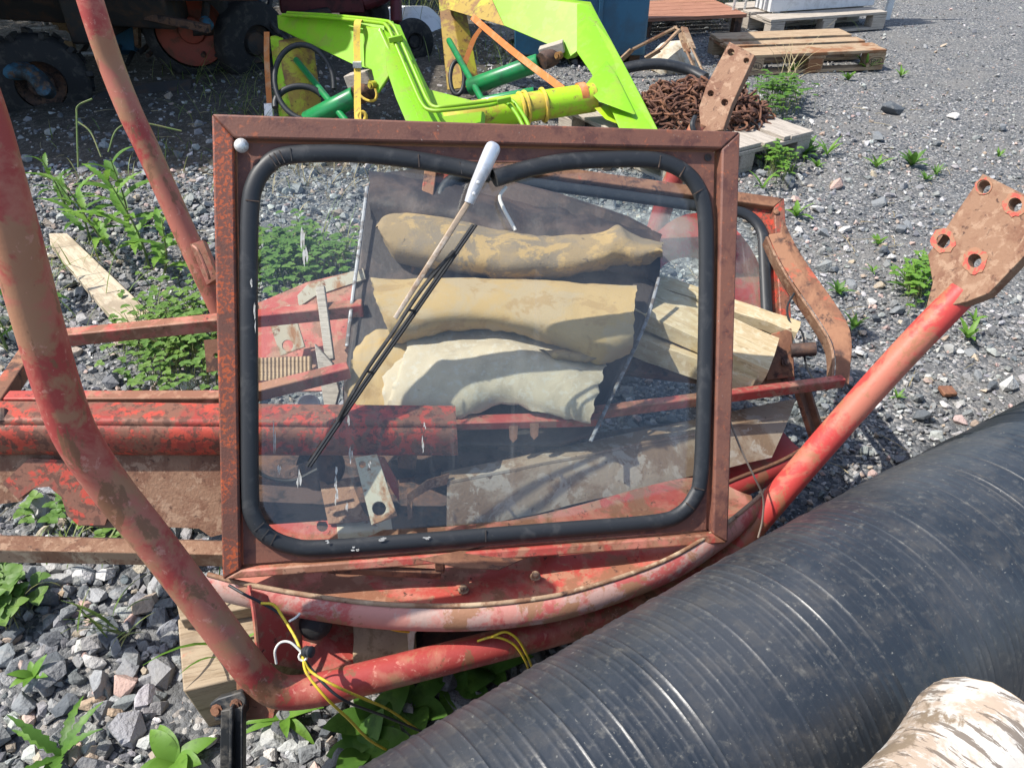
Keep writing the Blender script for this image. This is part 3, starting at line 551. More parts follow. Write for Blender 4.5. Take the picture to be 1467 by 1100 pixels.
# ------------------------------------------------------------------ SEAT CUSHION with torn foam behind the pane
seat = thing('seat_cushion', 'torn vehicle seat cushion with ochre foam and pale felt, seen through the window', 'seat', P(700, 610, 1.72))
SD = lambda x, y: 2.06 - (y - 250) * .00092            # depth of the seat panel
sp_ = [(548, 246), (600, 240), (700, 250), (800, 275), (900, 308), (934, 326), (947, 350), (946, 400), (925, 460), (850, 625), (800, 640), (560, 640), (492, 610), (489, 560), (500, 480), (512, 360), (520, 285), (530, 258)]
mb = MB(); mb.prism([P(x, y, SD(x, y)) for x, y in sp_], FW * .06); obj('seat_panel', mb, 'vinyl', seat, bevel=.012, seg=3)
rows = []; n = 40
for j in range(10):
    v = j / 9; r = []
    for i in range(n + 1):
        u = i / n; x = 530 + (945 - 530) * u; y = (246 + 90 * u ** 1.2) + 70 * v; b = math.sin(math.pi * v)
        p = P(x, y, SD(x, y) - .01 - .035 * b); r.append(wob(p, 24, .010))
    rows.append(r)
mb = MB(); mb.grid(rows, [[p + FW * .03 for p in r] for r in rows]); obj('torn_cover', mb, 'vinyl', seat, smooth=60)
def trim(pts, r=.005): mb = MB(); mb.tube(crom(pts, 5), r, 8, flat=.6); return obj('trim_strip', mb, 'chrome', seat)
trim([P(526, 268, 2.0), P(518, 330, 1.94), P(506, 420, 1.86), P(497, 496, 1.80)]); trim([P(944, 398, 1.88), P(925, 462, 1.81), P(880, 560, 1.71), P(846, 632, 1.64)], .0045)
def foam(name, top, bot, bulge, mat, base=.05, nu=60, nv=22, rough=.006, th=.03, tops=0.):
    """sheet between two picture curves, bulging forward of the seat panel"""
    T = crom([Vector((x, y, 0)) for x, y in top], 12); B = crom([Vector((x, y, 0)) for x, y in bot], 12)
    def samp(c, u): s = u * (len(c) - 1); a = min(int(s), len(c) - 2); return c[a].lerp(c[a + 1], s - a)
    rows = []
    for j in range(nv + 1):
        v = j / nv; r = []
        for i in range(nu + 1):
            u = i / nu; q = samp(T, u).lerp(samp(B, u), v)
            d = SD(q.x, q.y) - base - bulge * max(0, 1 - abs(2 * v - 1) ** 2.6) - tops * v
            p = P(q.x, q.y, d); p = wob(p, 14, rough); p = wob(p, 45, rough * .4)
            if i in (0, nu) or j == nv: p = wob(p, 38, .007) + Vector(mnoise.noise_vector(p * 130)) * .003
            r.append(p)
        rows.append(r)
    mb = MB(); mb.grid(rows, [[p + FW * th for p in r] for r in rows]); return obj(name, mb, mat, seat, smooth=70)
foam('foam_roll', [(540, 322), (560, 306), (640, 312), (720, 330), (800, 338), (860, 332), (885, 322), (905, 335), (948, 348)], [(546, 338), (570, 372), (650, 388), (720, 398), (800, 396), (860, 386), (890, 378), (920, 380), (950, 366)], .06, 'foam_dirty', .045, rough=.005)
foam('foam_roll', [(528, 399), (552, 400), (600, 399), (700, 399), (800, 403), (860, 406), (912, 408)], [(556, 440), (562, 492), (600, 485), (650, 472), (720, 474), (800, 496), (860, 520), (905, 505)][1:], .075, 'foam', .08, rough=.0035, tops=.02)
foam('foam_scrap', [(510, 500), (540, 470), (575, 470), (610, 470)], [(492, 560), (520, 600), (545, 600), (575, 600)], .03, 'foam', .06, 24, 12, .012)
foam('foam_scrap', [(770, 500), (820, 500), (880, 505), (908, 490)], [(800, 515), (825, 520), (850, 515), (880, 505)], .03, 'foam_dirty', .09, 20, 8, .01)
fel = foam('felt_sheet', [(590, 468), (650, 466), (720, 470), (800, 492), (868, 512)], [(550, 600), (600, 606), (660, 598), (720, 578), (790, 596), (846, 606)], .05, 'felt', .055, 50, 26, .005, .012, .03)
foam('felt_sheet', [(545, 520), (570, 500), (592, 480), (620, 480)], [(552, 600), (575, 604), (600, 606), (620, 604)], .02, 'felt', .075, 16, 20, .004)

# ------------------------------------------------------------------ SECOND WINDOW behind
W2 = [(612, 220), (1122, 288), (1136, 560), (600, 640)]
a_, b_, c_ = P(612, 216, 2.06), P(1121, 287, 2.18), P(1137, 560, 1.98)
W2Q = [a_, b_, c_, a_ + (c_ - b_)]; W2N = (W2Q[3] - W2Q[0]).cross(W2Q[1] - W2Q[0]).normalized()
if W2N.dot(CAM - a_) < 0: W2N = -W2N
def w2(u, v, off=0.): return W2Q[0].lerp(W2Q[1], u) + (W2Q[3] - W2Q[0]) * v + W2N * off
win2 = thing('window_frame', 'second rusty red window frame with rubber seal and dusty pane, leaning behind the first', 'window frame', (W2Q[2] + W2Q[3]) / 2)
def rail2(name, a, b, c, d, mat): mb = MB(); mb.prism([w2(*q, -.028) for q in (a, b, c, d)], W2N * .04); obj(name, mb, mat, win2, bevel=.003)
wu, wv = .032, .06
rail2('top_rail', (0, 0), (1, 0), (1 - wu, wv), (wu, wv), 'rust_brown'); rail2('stile', (1, 0), (1, 1), (1 - wu, 1 - wv), (1 - wu, wv), 'red_beam'); rail2('stile', (0, 0), (wu, wv), (wu, 1 - wv), (0, 1), 'rust_brown'); rail2('bottom_rail', (0, 1), (wu, 1 - wv), (1 - wu, 1 - wv), (1, 1), 'rust_brown')
def rr(u0, u1, v0, v1, ru, rv, n=7):
    out = []
    for cu, cv, a0 in ((u1 - ru, v0 + rv, -90), (u1 - ru, v1 - rv, 0), (u0 + ru, v1 - rv, 90), (u0 + ru, v0 + rv, 180)):
        for i in range(n + 1): a = R(a0 + 90 * i / n); out.append((cu + ru * math.cos(a), cv + rv * math.sin(a)))
    return out
ring = rr(.052, .938, .10, .90, .075, .14)
mb = MB(); mb.plate([w2(wu, wv, -.014), w2(1 - wu, wv, -.014), w2(1 - wu, 1 - wv, -.014), w2(wu, 1 - wv, -.014)], [[w2(*q, -.014) for q in ring]], W2N * .006); obj('frame_panel', mb, 'red_beam', win2)
mb = MB(); mb.tube([w2(*q) for q in ring], .017, 10, closed=True, flat=.7, upv=W2N); obj('rubber_seal', mb, 'rubber', win2, smooth=60)
mb = MB(); mb.prism([w2(*q, -.02) for q in ring], W2N * .004); obj('glass_pane', mb, 'glass_dusty', win2, smooth=0)
for u, v in ((.972, .09), (.972, .24)): mb = MB(); mb.lathe(w2(u, v, .012), W2N, [(.009, 0), (.009, .004), (.005, .006)], 10); obj('bolt', mb, 'rust_brown', win2)
pl2, _, _ = cplate('corner_plate', [(1106, 478), (1134, 470), (1138, 540), (1098, 545)], [], 1.955, .01, 'rust_brown', win2)
mb = MB(); mb.lathe(P(1125, 519, 1.95), -FW, [(.011, 0), (.011, .004), (.006, .004), (.006, .010)], 10); obj('bolt', mb, 'rust_dark', pl2)
mb = MB(); mb.tube([P(1132, 502, 1.96), P(1168, 500, 1.95)], .018, 14); obj('stub_tube', mb, 'rust_dark', win2)
mb = MB(); mb.lathe(P(1140, 413, 2.03), Vector((.2, -1, .5)), [(.02, 0), (.02, .012), (.014, .016)], 14); obj('latch_knob', mb, 'rust_brown', win2)
# red curved sheet seen through the second pane
arc = []; arcb = []
for i in range(25):
    a = R(200 - i * 8.5); arc.append(P(1000 + 105 * math.cos(a) * 1.0, 470 - 165 * math.sin(a), 2.26)); arcb.append(P(985 + 75 * math.cos(a), 480 - 112 * math.sin(a), 2.26))
mb = MB(); mb.grid([arc, arcb], [[p + FW * .01 for p in arc], [p + FW * .01 for p in arcb]]); setp(obj('wheel_arch', mb, 'tube_bright', smooth=40), 'faded red arched sheet standing behind the second window pane', 'sheet metal')
# black wire hanging at the stile
mb = MB(); mb.tube(crom([P(1138, 420, 2.0), P(1128, 440, 2.0), P(1132, 462, 1.99), P(1150, 478, 1.97), P(1154, 520, 1.96), P(1170, 552, 1.94)], 6), .003, 6); setp(obj('black_wire', mb, 'rubber'), 'thin black wire dangling beside the second window frame', 'wire')

# curved rusty angle frame
cf = thing('bowed_frame', 'rusty angle iron frame with a bowed side, right of the window frames', 'frame', P(1150, 580, 1.85))
op = [P(1120, 335, 2.04), P(1134, 365, 2.02), P(1155, 400, 1.99), P(1190, 450, 1.94), P(1212, 486, 1.9), P(1218, 515, 1.875), P(1216, 550, 1.85)]
cp = crom(op, 6); T = []
def sweep_L(pts, wa, wb, va, vb, mat, name):
    """angle section: flange a along va, flange b along vb"""
    va, vb = Vector(va).normalized(), Vector(vb).normalized(); th = .005
    sec = [(0, 0), (wa, 0), (wa, th), (th, th), (th, wb), (0, wb)]
    rows = [[p + va * a + vb * b for a, b in sec] for p in pts]
    mb = MB(); mb.grid([r + [r[0]] for r in rows]); mb.add(rows[0], [tuple(range(6))]); mb.add(rows[-1], [tuple(range(6))]); return obj(name, mb, mat, cf, smooth=30)
sweep_L(cp, .034, .045, Vector((-1, .1, -.25)), Vector((.25, .8, .45)), 'rust_brown', 'bowed_side')
sweep_L([p + Vector((-.034, .005, -.01)) for p in cp], .006, .05, Vector((-1, .1, -.3)), Vector((.1, .6, -.75)), 'rust_tan', 'inner_flange')
mb = MB(); mb.bar(P(1207, 546, 1.855), P(845, 592, 1.70), .022, .026); obj('lower_rail', mb, 'red_panel', cf, bevel=.003)
mb = MB(); mb.bar(P(1142, 553, 1.88), P(1166, 628, 1.93), .03, .012); mb.bar(P(1150, 553, 1.895), P(1175, 628, 1.945), .012, .03); obj('leg', mb, 'rust_brown', cf)
# tie wire hanging from the frame to the fender
mb = MB(); mb.tube(crom([P(1035, 575, 1.55), P(1060, 640, 1.575), P(1080, 682, 1.59), P(1093, 712, 1.61), P(1092, 745, 1.62), P(1086, 770, 1.62)], 6), .0022, 6); setp(obj('tie_wire', mb, 'wire_rust'), 'thin rusty tie wire hanging from the window frame over the fender tip', 'wire')

# ------------------------------------------------------------------ TIMBER SLABS, RUSTY CHANNEL
def slab(name, label, a, b, side, h, mat, drop=None):
    """timber with top edge line a-b (nearest top edge), width vector side, height h"""
    a, b, side = Vector(a), Vector(b), Vector(side); t = (b - a).normalized(); dn = t.cross(side).normalized() * h
    if dn.z > 0: dn = -dn
    n = 10; rows = []
    ring_ = lambda q: [q, q + side * .5, q + side, q + side + dn * .5, q + side + dn, q + side * .5 + dn, q + dn, q + dn * .5]
    rws = [[wob(p, 30, .0035) for p in ring_(a.lerp(b, i / n))] for i in range(n + 1)]
    mb = MB(); mb.grid([r + [r[0]] for r in rws]); mb.add(rws[0], [tuple(range(8))]); mb.add(rws[-1], [tuple(range(8))])
    return setp(obj(name, mb, mat, bevel=.002), label, 'timber')
dv = P(1098, 528, 1.73) - P(905, 440, 1.80)
wood('wood_pale', (.50, .40, .24), dv, (.42, .31, .17), [((.55, .46, .31), 50, .5, .7)], .9, 6)
a = P(905, 442, 1.88); b = P(1102, 531, 1.80); slab('timber_slab', 'thick pale yellow timber slab poking out right of the window frame', a, b, P(1116, 484, 1.93) - b, .04, 'wood_pale')
a = P(930, 405, 2.02); b = P(1142, 477, 1.95); slab('timber_slab', 'thinner pale timber strip lying behind the thick slab', a, b, P(1149, 461, 2.0) - b, .028, 'wood_pale')
a = P(900, 480, 1.86); b = P(1082, 545, 1.80); slab('timber_slab', 'lower yellow timber piece under the thick slab', a, b, P(1100, 530, 1.90) - b, .05, 'wood_pale')
ch = thing('rusty_channel', 'long rusty steel channel with bent end, behind the pane and poking out right', 'channel', P(900, 720, 1.7))
e0, e1 = P(640, 690, 1.60), P(1132, 592, 1.90); bk = P(1140, 570, 1.98) - e1; dn = P(1105, 655, 1.84) - e1
bk0 = P(632, 677, 1.64) - e0; dn0 = P(640, 765, 1.60) - e0
rows = []
for i in range(13):
    u = i / 12; q = e0.lerp(e1, u); rows.append([wob(q + dn0.lerp(dn, u), 20, .003), wob(q + dn0.lerp(dn, u) * .4 - FW * .006, 20, .003), wob(q, 20, .0025), wob(q + bk0.lerp(bk, u), 20, .0025)])
mb = MB(); mb.grid([[r[3], r[2]] for r in rows], [[r[3] - UP * .006, r[2] - UP * .006] for r in rows]); obj('top_flange', mb, 'channel_tan', ch)
mb = MB(); mb.grid([[r[2] - UP * .007, r[1], r[0]] for r in rows], [[r[2] + FW * .006 - UP * .007, r[1] + FW * .006, r[0] + FW * .006] for r in rows]); obj('web', mb, 'channel_tan', ch)
mb = MB(); mb.plate([P(583, 708, 1.575), P(611, 688, 1.575), P(644, 678, 1.60), P(640, 694, 1.597), P(617, 700, 1.59), P(590, 716, 1.58), P(590, 742, 1.57), P(584, 745, 1.57)], [], FW * .01); obj('bent_end', mb, 'rust_tan', ch)
mb = MB(); mb.lathe(P(1073, 648, 1.845), -FW, [(.008, -.004), (.008, .001), (.003, .0015)], 12); obj('hole', mb, 'rust_dark', ch)

# small scrap pieces seen through the pane
scrap('steel_plate', 'cream and rust steel plate with round hole, behind lower left of the pane', 'plate', [(508, 655), (540, 650), (569, 738), (532, 752)], 1.535, .006, 'steel_cream', [(543, 728, 10), (519, 665, 5)], (0, -.05))
scrap('steel_plate', 'red plate with one hole lying along the bottom of the pane', 'plate', [(372, 752), (482, 744), (490, 786), (378, 790)], 1.55, .006, 'red_panel', [(462, 753, 8)], (.02, -.1))
scrap('steel_plate', 'pale cream plate corner lying below the plate with the round hole', 'plate', [(482, 748), (522, 738), (560, 742), (566, 782), (486, 790)], 1.575, .006, 'steel_cream', (), (.02, -.1))
scrap('steel_plate', 'jagged brown sheet end behind the white streaks of the pane', 'plate', [(456, 683), (470, 694), (502, 684), (520, 730), (530, 745), (470, 750)], 1.60, .005, 'rust_tan', (), (0, -.1))
scrap('steel_plate', 'small upright rust plate behind the red beam end', 'plate', [(568, 640), (598, 640), (594, 690), (572, 692)], 1.66, .006, 'rust_brown')
scrap('steel_plate', 'pinkish red bent strip beside the plate with the round hole', 'plate', [(536, 652), (550, 655), (570, 690), (572, 720), (560, 700)], 1.62, .006, 'tube_red')
scrap('steel_plate', 'thin dull sheet corner between the red beam and the rusty channel', 'plate', [(640, 628), (735, 648), (700, 668), (560, 686), (560, 660)], 1.70, .003, 'rust_dark', (), (.02, -.2))
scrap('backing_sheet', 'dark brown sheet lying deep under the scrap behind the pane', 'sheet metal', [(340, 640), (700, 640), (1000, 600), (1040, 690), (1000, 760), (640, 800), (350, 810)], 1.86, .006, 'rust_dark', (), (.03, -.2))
scrap('red_sheet', 'crimson sheet corner below the clover behind the pane', 'sheet metal', [(350, 442), (440, 404), (520, 385), (540, 500), (460, 560), (350, 560)], 2.04, .006, 'red_panel', (), (0, -.12))
scrap('hinge_plate', 'cream hinge plate with two holes on the crimson sheet', 'plate', [(381, 449), (415, 437), (423, 452), (437, 497), (402, 510)], 1.93, .006, 'steel_cream', [(395, 449, 5), (412, 495, 8)])
scrap('curved_offcut', 'beige rusty curved offcut above the square tubes behind the pane', 'sheet metal', [(426, 423), (440, 408), (520, 384), (524, 400), (452, 424), (428, 440)], 1.90, .02, 'steel_cream')
mb = MB(); mb.bar(P(459, 411, 1.85), P(473, 516, 1.80), .022, .014, FW); setp(obj('wood_stick', mb, 'wood_grey', bevel=.002), 'short grey wooden stick standing among the scrap', 'stick')
mb = MB(); mb.prism([P(450, 492, 1.78), P(476, 520, 1.78), P(486, 560, 1.76), P(478, 592, 1.75), P(466, 592, 1.75)], FW * .02); setp(obj('wood_wedge', mb, 'wood_grey', bevel=.002), 'pale pointed wooden wedge beside the seat cushion', 'wood')
rows = []
for i in range(31):
    x = 362 + i * 2.8; k = .004 * (i % 2); rows.append([P(x, 513 - i * .1, 1.86 - k), P(x, 545, 1.84 - k)])
mb = MB(); mb.grid(rows, [[p + FW * .008 for p in r] for r in rows]); setp(obj('corrugated_card', mb, 'wood_tan', smooth=20), 'ribbed tan board below the hinge plate', 'board')
mb = MB(); mb.lathe(P(443, 580, 1.70), Vector((.3, -.5, .8)), [(.012, -.02), (.022, -.012), (.026, 0), (.024, .002), (.018, -.008), (.006, -.012)], 18); setp(obj('plastic_bowl', mb, 'white_paint', smooth=50), 'dirty white round cap lying above the red beam', 'cap')
mb = MB(); mb.tube(crom([P(508, 580, 1.62), P(516, 596, 1.57), P(530, 607, 1.565), P(555, 612, 1.565), P(590, 607, 1.57), P(620, 601, 1.575)], 6), .0036, 8); setp(obj('red_cable', mb, 'red_wire'), 'short red cable lying across the beam behind the pane', 'cable')
mb = MB(); mb.tube(crom([P(360, 668, 1.52), P(385, 684, 1.53), P(420, 688, 1.54), P(455, 672, 1.54)], 6), .0035, 8); setp(obj('grey_cable', mb, 'rubber_old'), 'thin dark cable sagging under the wiper tip', 'cable')
scrap('grey_lug', 'flat grey metal lug at the tip of the wiper blade', 'bracket', [(408, 675), (440, 660), (447, 665), (440, 674), (414, 686), (407, 683)], 1.50, .005, 'rust_dark', [(418, 679, 3)])
mb = MB(); mb.lathe(P(462, 668, 1.66), -FW, [(.05, 0), (.05, .03), (.035, .035)], 24); setp(obj('dark_hub', mb, 'rust_dark'), 'dark round hub under the red beam behind the wiper tip', 'hub')
for q in ((735, 610), (765, 606)):
    mb = MB(); mb.prism([P(q[0] - 6, q[1], 1.66), P(q[0] + 7, q[1], 1.66), P(q[0] + 6, q[1] + 18, 1.66), P(q[0], q[1] + 24, 1.66), P(q[0] - 5, q[1] + 18, 1.66)], FW * .006); setp(obj('rusty_tab', mb, 'rust_brown'), 'small rusty tab hanging below the felt', 'tab', 'tabs below the felt')
mb = MB(); mb.bar(P(640, 606, 1.66), P(860, 600, 1.69), .03, .02); setp(obj('red_rail', mb, 'red_panel', bevel=.002), 'dull red rail running below the felt sheet', 'rail')

# ------------------------------------------------------------------ UNDER THE FENDER: timber, bracket, wood chunk, wiring, strap
gv = G(255, 885, .15) - G(262, 985, .15)
wood('wood_block', (.34, .265, .18), (1, .25, 0), (.22, .16, .10), [((.20, .15, .10), 5, .50, .62, None, .7), ((.40, .12, .07), 9, .66, .7, None, .6)], .9, 9)
tb = [G(254, 886, .15), G(262, 990, .15), G(375, 962, .15), G(440, 905, .15), G(440, 850, .15)]
mb = MB(); mb.prism([p for p in tb], Vector((.01, .012, -.155))); setp(obj('timber_block', mb, 'wood_block', bevel=.004), 'sawn timber block under the roll bar with a red paint mark', 'timber')
tb = [G(252, 862, .19), G(258, 888, .19), G(470, 850, .19), G(460, 810, .19)]
mb = MB(); mb.prism(tb, Vector((0, .004, -.036))); setp(obj('timber_board', mb, 'wood_block', bevel=.003), 'short sawn board lying on the timber block', 'timber')
sb = thing('support_bracket', 'red folded sheet bracket between the fender and the roll bar', 'bracket', P(430, 960, 1.42))
mb = MB(); mb.prism([P(359, 845, 1.37), P(430, 868, 1.45), P(434, 960, 1.46), P(368, 945, 1.38)], FW * .005); obj('side_sheet', mb, 'red_panel', sb)
mb = MB(); mb.prism([P(430, 868, 1.52), P(502, 880, 1.55), P(517, 966, 1.46), P(436, 985, 1.43)], FW * .005); obj('base_sheet', mb, 'red_panel', sb)
mb = MB(); mb.tube(crom([P(357, 838, 1.38), P(364, 880, 1.37), P(370, 945, 1.36)], 4), .004, 6); obj('edge', mb, 'tube_red', sb)
mb = MB(); mb.lathe(P(452, 893, 1.46), Vector((.2, -.7, .5)), [(.03, -.04), (.032, 0), (.028, .014), (.014, .022)], 18); setp(obj('rubber_buffer', mb, 'rubber_old', smooth=50), 'round black rubber buffer tucked under the fender', 'buffer')
rows = [[wob(P(x, y, 1.50 + (y - 900) * -.0006), 22, .01) for x in range(505, 600, 8)] for y in range(884, 962, 8)]
mb = MB(); mb.grid(rows, [[p + FW * .06 for p in r] for r in rows]); setp(obj('crumbling_block', mb, 'log_cut', smooth=60), 'crumbling tan block between fender and roll bar', 'block')
scrap('steel_lug', 'pale steel lug hanging under the fender next to the crumbling block', 'bracket', [(575, 888), (592, 890), (605, 896), (594, 908), (592, 940), (586, 944), (583, 905)], 1.465, .008, 'steel_cream')
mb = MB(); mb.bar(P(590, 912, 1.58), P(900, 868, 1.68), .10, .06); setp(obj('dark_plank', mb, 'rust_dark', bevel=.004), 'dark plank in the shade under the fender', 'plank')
mb = MB(); mb.bar(P(600, 800, 1.80) - Vector((0, 0, .1)), P(1000, 740, 1.95) - Vector((0, 0, .08)), .25, .12); setp(obj('support_beam', mb, 'wood_block', bevel=.004), 'timber beam hidden in the shade carrying the scrap', 'timber')
st = thing('rubber_strap', 'black rubber mud flap bracket with two rusty bolts hanging off the roll bar foot', 'bracket', G(335, 1110, .0))
s0 = [(300, 1008), (312, 1000), (346, 990), (353, 1000), (352, 1022), (340, 1030), (308, 1033)]
mb = MB(); mb.plate([P(x, y, 1.33) for x, y in s0], [], FW * .02); obj('head', mb, 'plastic_black', st, bevel=.003)
mb = MB(); mb.prism([P(316, 1018, 1.32), P(350, 1012, 1.32), P(350, 1180, 1.36), P(313, 1180, 1.36)], FW * .012); mb.bar(P(333, 1010, 1.315), P(331, 1180, 1.345), .006, .014, FW); mb.bar(P(348, 1010, 1.315), P(348, 1180, 1.345), .004, .014, FW); obj('flap', mb, 'plastic_black', st, bevel=.002)
for x, y in ((311, 1016), (339, 1008)): mb = MB(); mb.lathe(P(x, y, 1.332), -FW, [(.011, 0), (.011, .004), (.007, .004), (.007, .009)], 8); obj('bolt', mb, 'rust_brown', st)
wr = thing('wiring_loom', 'yellow and black wiring loom tangled over the roll bar', 'wiring', P(440, 960, 1.3))
def wire(pts, r, mat, name='wire', par=wr): mb = MB(); mb.tube(crom([P(*q) for q in pts], 7), r, 7); return obj(name, mb, mat, par, smooth=60)
wire([(328, 838, 1.34), (352, 852, 1.33), (372, 862, 1.335), (402, 880, 1.335), (418, 905, 1.32), (430, 932, 1.30), (440, 950, 1.295), (470, 985, 1.28), (500, 1006, 1.30), (550, 1025, 1.40), (606, 1048, 1.5)], .0026, 'rubber')
wire([(374, 864, 1.33), (392, 866, 1.33), (404, 882, 1.33), (424, 915, 1.31), (434, 942, 1.29), (446, 962, 1.285), (480, 982, 1.28), (520, 1000, 1.33), (560, 1018, 1.42), (608, 1052, 1.52)], .0025, 'yellow_wire')
wire([(434, 942, 1.29), (440, 965, 1.28), (468, 1000, 1.28), (500, 1030, 1.33), (530, 1060, 1.42), (562, 1078, 1.5)], .0025, 'yellow_wire')
wire([(396, 950, 1.30), (394, 932, 1.29), (402, 920, 1.29), (416, 920, 1.29), (432, 934, 1.29)], .0022, 'white_wire')
wire([(414, 890, 1.325), (424, 884, 1.33), (430, 878, 1.335)], .0022, 'white_wire')
mb = MB(); mb.lathe(P(440, 933, 1.285), Vector((.8, -.3, .35)), [(.007, -.008), (.0095, -.004), (.0095, .002), (.008, .004), (.0098, .006), (.0098, .010), (.006, .012)], 12); obj('connector', mb, 'rubber', wr)
mb = MB(); mb.tube(circ(P(434, 940, 1.288), RT, UP, .007, 10), .0022, 6, closed=True); obj('cable_tie', mb, 'white_wire', wr)
wr2 = thing('yellow_wires', 'pair of yellow wires looped over the lower roll bar', 'wiring', P(740, 930, 1.45))
wire([(684, 918, 1.43), (708, 912, 1.425), (735, 922, 1.44), (752, 945, 1.47), (760, 970, 1.53)], .0025, 'yellow_wire', par=wr2); wire([(704, 912, 1.42), (725, 905, 1.425), (745, 920, 1.44), (762, 955, 1.49), (764, 970, 1.55)], .0025, 'yellow_wire', par=wr2)
wr3 = thing('wire_plug', 'small orange plug on a short yellow wire under the fender', 'wiring', P(550, 895, 1.43))
mb = MB(); mb.bar(P(531, 885, 1.42), P(545, 888, 1.42), .012, .012); obj('plug', mb, 'strap_orange', wr3); wire([(545, 890, 1.42), (556, 899, 1.42), (570, 903, 1.43), (586, 905, 1.45)], .0022, 'yellow_wire', par=wr3)

# ------------------------------------------------------------------ BLACK PIPE
def pipe():
    x, y, h0, k1, k2, Rp = -.339, .241, .594, -.058, .01, .241
    n = 1600; L = 2.75; ds = (L + .5) / n; pts = []
    x -= .5 * math.cos(h0); y -= .5 * math.sin(h0)
    s = -.5; rd = random.Random(11); ridges = []; q = -.5
    while q < L:
        ridges.append((q, rd.choice([.35, .5, .7, 1.0]))); q += rd.choice([.013, .016, .019, .022, .027])
    pass
    seg = 72; V = []; th0 = []
    cs = []
    for i in range(n + 1):
        ss = max(s, 0); th = h0 + k1 * ss + k2 * ss * ss; cs.append((x, y, th, s)); x += math.cos(th) * ds; y += math.sin(th) * ds; s += ds
    rc = np.array([r[0] for r in ridges]); ra = np.array([r[1] for r in ridges])
    Sx = np.array([c[3] for c in cs]); K = np.arange(seg) / seg
    SS = Sx[:, None] + K[None, :] * .0                          # rib position round the pipe
    hgt = np.zeros_like(SS)
    for c, a in ridges: hgt += a * .0023 * np.exp(-((SS - c) / .0022) ** 2)
    for i, (cx, cy, th, s_) in enumerate(cs):
        for k in range(seg):
            a = 2 * math.pi * k / seg; lean = .0
            r = Rp + hgt[i, k] + .004 * mnoise.noise(Vector((s_ * 1.5, math.cos(a) * 1.2, math.sin(a) * 1.2)))
            sx, sy = -math.sin(th), math.cos(th)
            V.append(Vector((cx + sx * math.cos(a) * r, cy + sy * math.cos(a) * r, Rp + .004 + math.sin(a) * r)))
    fs = [(i * seg + k, i * seg + (k + 1) % seg, (i + 1) * seg + (k + 1) % seg, (i + 1) * seg + k) for i in range(n) for k in range(seg)]
    # inner wall so that the open ends show thickness
    m = len(V); inn = []; idx = list(range(0, n + 1, 50))
    for i in idx:
        cx, cy, th, s_ = cs[i]
        for k in range(seg):
            a = 2 * math.pi * k / seg; r = Rp - .025; inn.append(Vector((cx - math.sin(th) * math.cos(a) * r, cy + math.cos(th) * math.cos(a) * r, Rp + .004 + math.sin(a) * r)))
    for k in range(seg):
        k2_ = (k + 1) % seg; e = m + (len(idx) - 1) * seg; fs += [(k, k2_, m + k2_, m + k), (n * seg + k2_, n * seg + k, e + k, e + k2_)]
        for j in range(len(idx) - 1): fs.append((m + j * seg + k2_, m + j * seg + k, m + (j + 1) * seg + k, m + (j + 1) * seg + k2_))
    mb = MB(); mb.add(V + inn, fs); return mb
m = worn('pipe', (.020, .025, .032), [((.040, .044, .050), 3, .40, .62), ((.085, .078, .068), 22, .48, .76, None, .4), ((.18, .17, .145), 60, .57, .76, None, .45), ((.34, .33, .28), 150, .66, .73, None, .65)], .38, bump=(160, .2, .002), spec=.5, rv=.35)
o = obj('drain_pipe', pipe(), 'pipe', smooth=60); setp(o, 'large black ribbed plastic pipe curving across the yard', 'pipe')
# ------------------------------------------------------------------ BIRCH LOG
def birch_mat():
    m = worn('birch', (.49, .46, .41), [((.36, .28, .21), 6, .48, .58), ((.56, .54, .50), 26, .54, .66, (3, 1, 1), .7), ((.13, .10, .075), 24, .56, .60, (3.2, .6, .6), .9), ((.20, .15, .10), 9, .58, .63)], .75, bump=(60, .4, .004), rv=0)
birch_mat()
def birch_log(label, A, B, rl, seed):
    lg = thing('birch_log', label, 'log', A, 0, None); lg.rotation_mode = 'QUATERNION'; lg.rotation_quaternion = Vector((1, 0, 0)).rotation_difference(B - A); Ln = (B - A).length
    rows = []; N = 44
    for i in range(N + 1):
        s = Ln * i / N; r = []; k = 1 if i > 1 else (.95 + .025 * i)
        for j in range(48):
            a = 2 * math.pi * j / 48; v = Vector((s * 7 + seed, math.cos(a) * 1.5, math.sin(a) * 1.5))
            q = rl * k * (1 + .08 * mnoise.noise(v) + .025 * mnoise.noise(Vector((s * 40, math.cos(a) * 6, math.sin(a) * 6 + seed))))
            r.append(Vector((s + (.006 * mnoise.noise(v * 3) if i == 0 else 0), math.cos(a) * q, math.sin(a) * q)))
        rows.append(r)
    mb = MB(); mb.grid([r + [r[0]] for r in rows]); bk = obj('bark', mb, 'birch', lg, smooth=60, local=True)
    mb = MB(); rd = random.Random(seed)
    for i in range(6):      # peeling curls of bark
        a = rd.uniform(0, 6.3); s = rd.uniform(.05, Ln * .8); rw = []
        for u in range(6):
            aa = a + u * .09; rr_ = rl * 1.03 + .012 * (u / 5) ** 2; rw.append([Vector((s + w * .03, math.cos(aa) * rr_, math.sin(aa) * rr_)) for w in range(3)])
        mb.grid(rw, [[p * 1.0 + Vector((0, 0, .0012)) for p in r] for r in rw])
    obj('bark_curl', mb, 'birch', bk, smooth=50, local=True)
    for rw, sx in ((rows[0], -.002), (rows[-1], .002)): mb = MB(); mb.prism([p + Vector((-sx * .5, 0, 0)) for p in rw], Vector((sx, 0, 0))); obj('cut_end', mb, 'log_cut', lg, local=True)
LA = P(1424, 1052, 1.07); LB = P(1290, 1235, .97); LD = (LB - LA); LD.z = 0; LS = Vector((-LD.y, LD.x, 0)).normalized()
if LS.y > 0: LS = -LS
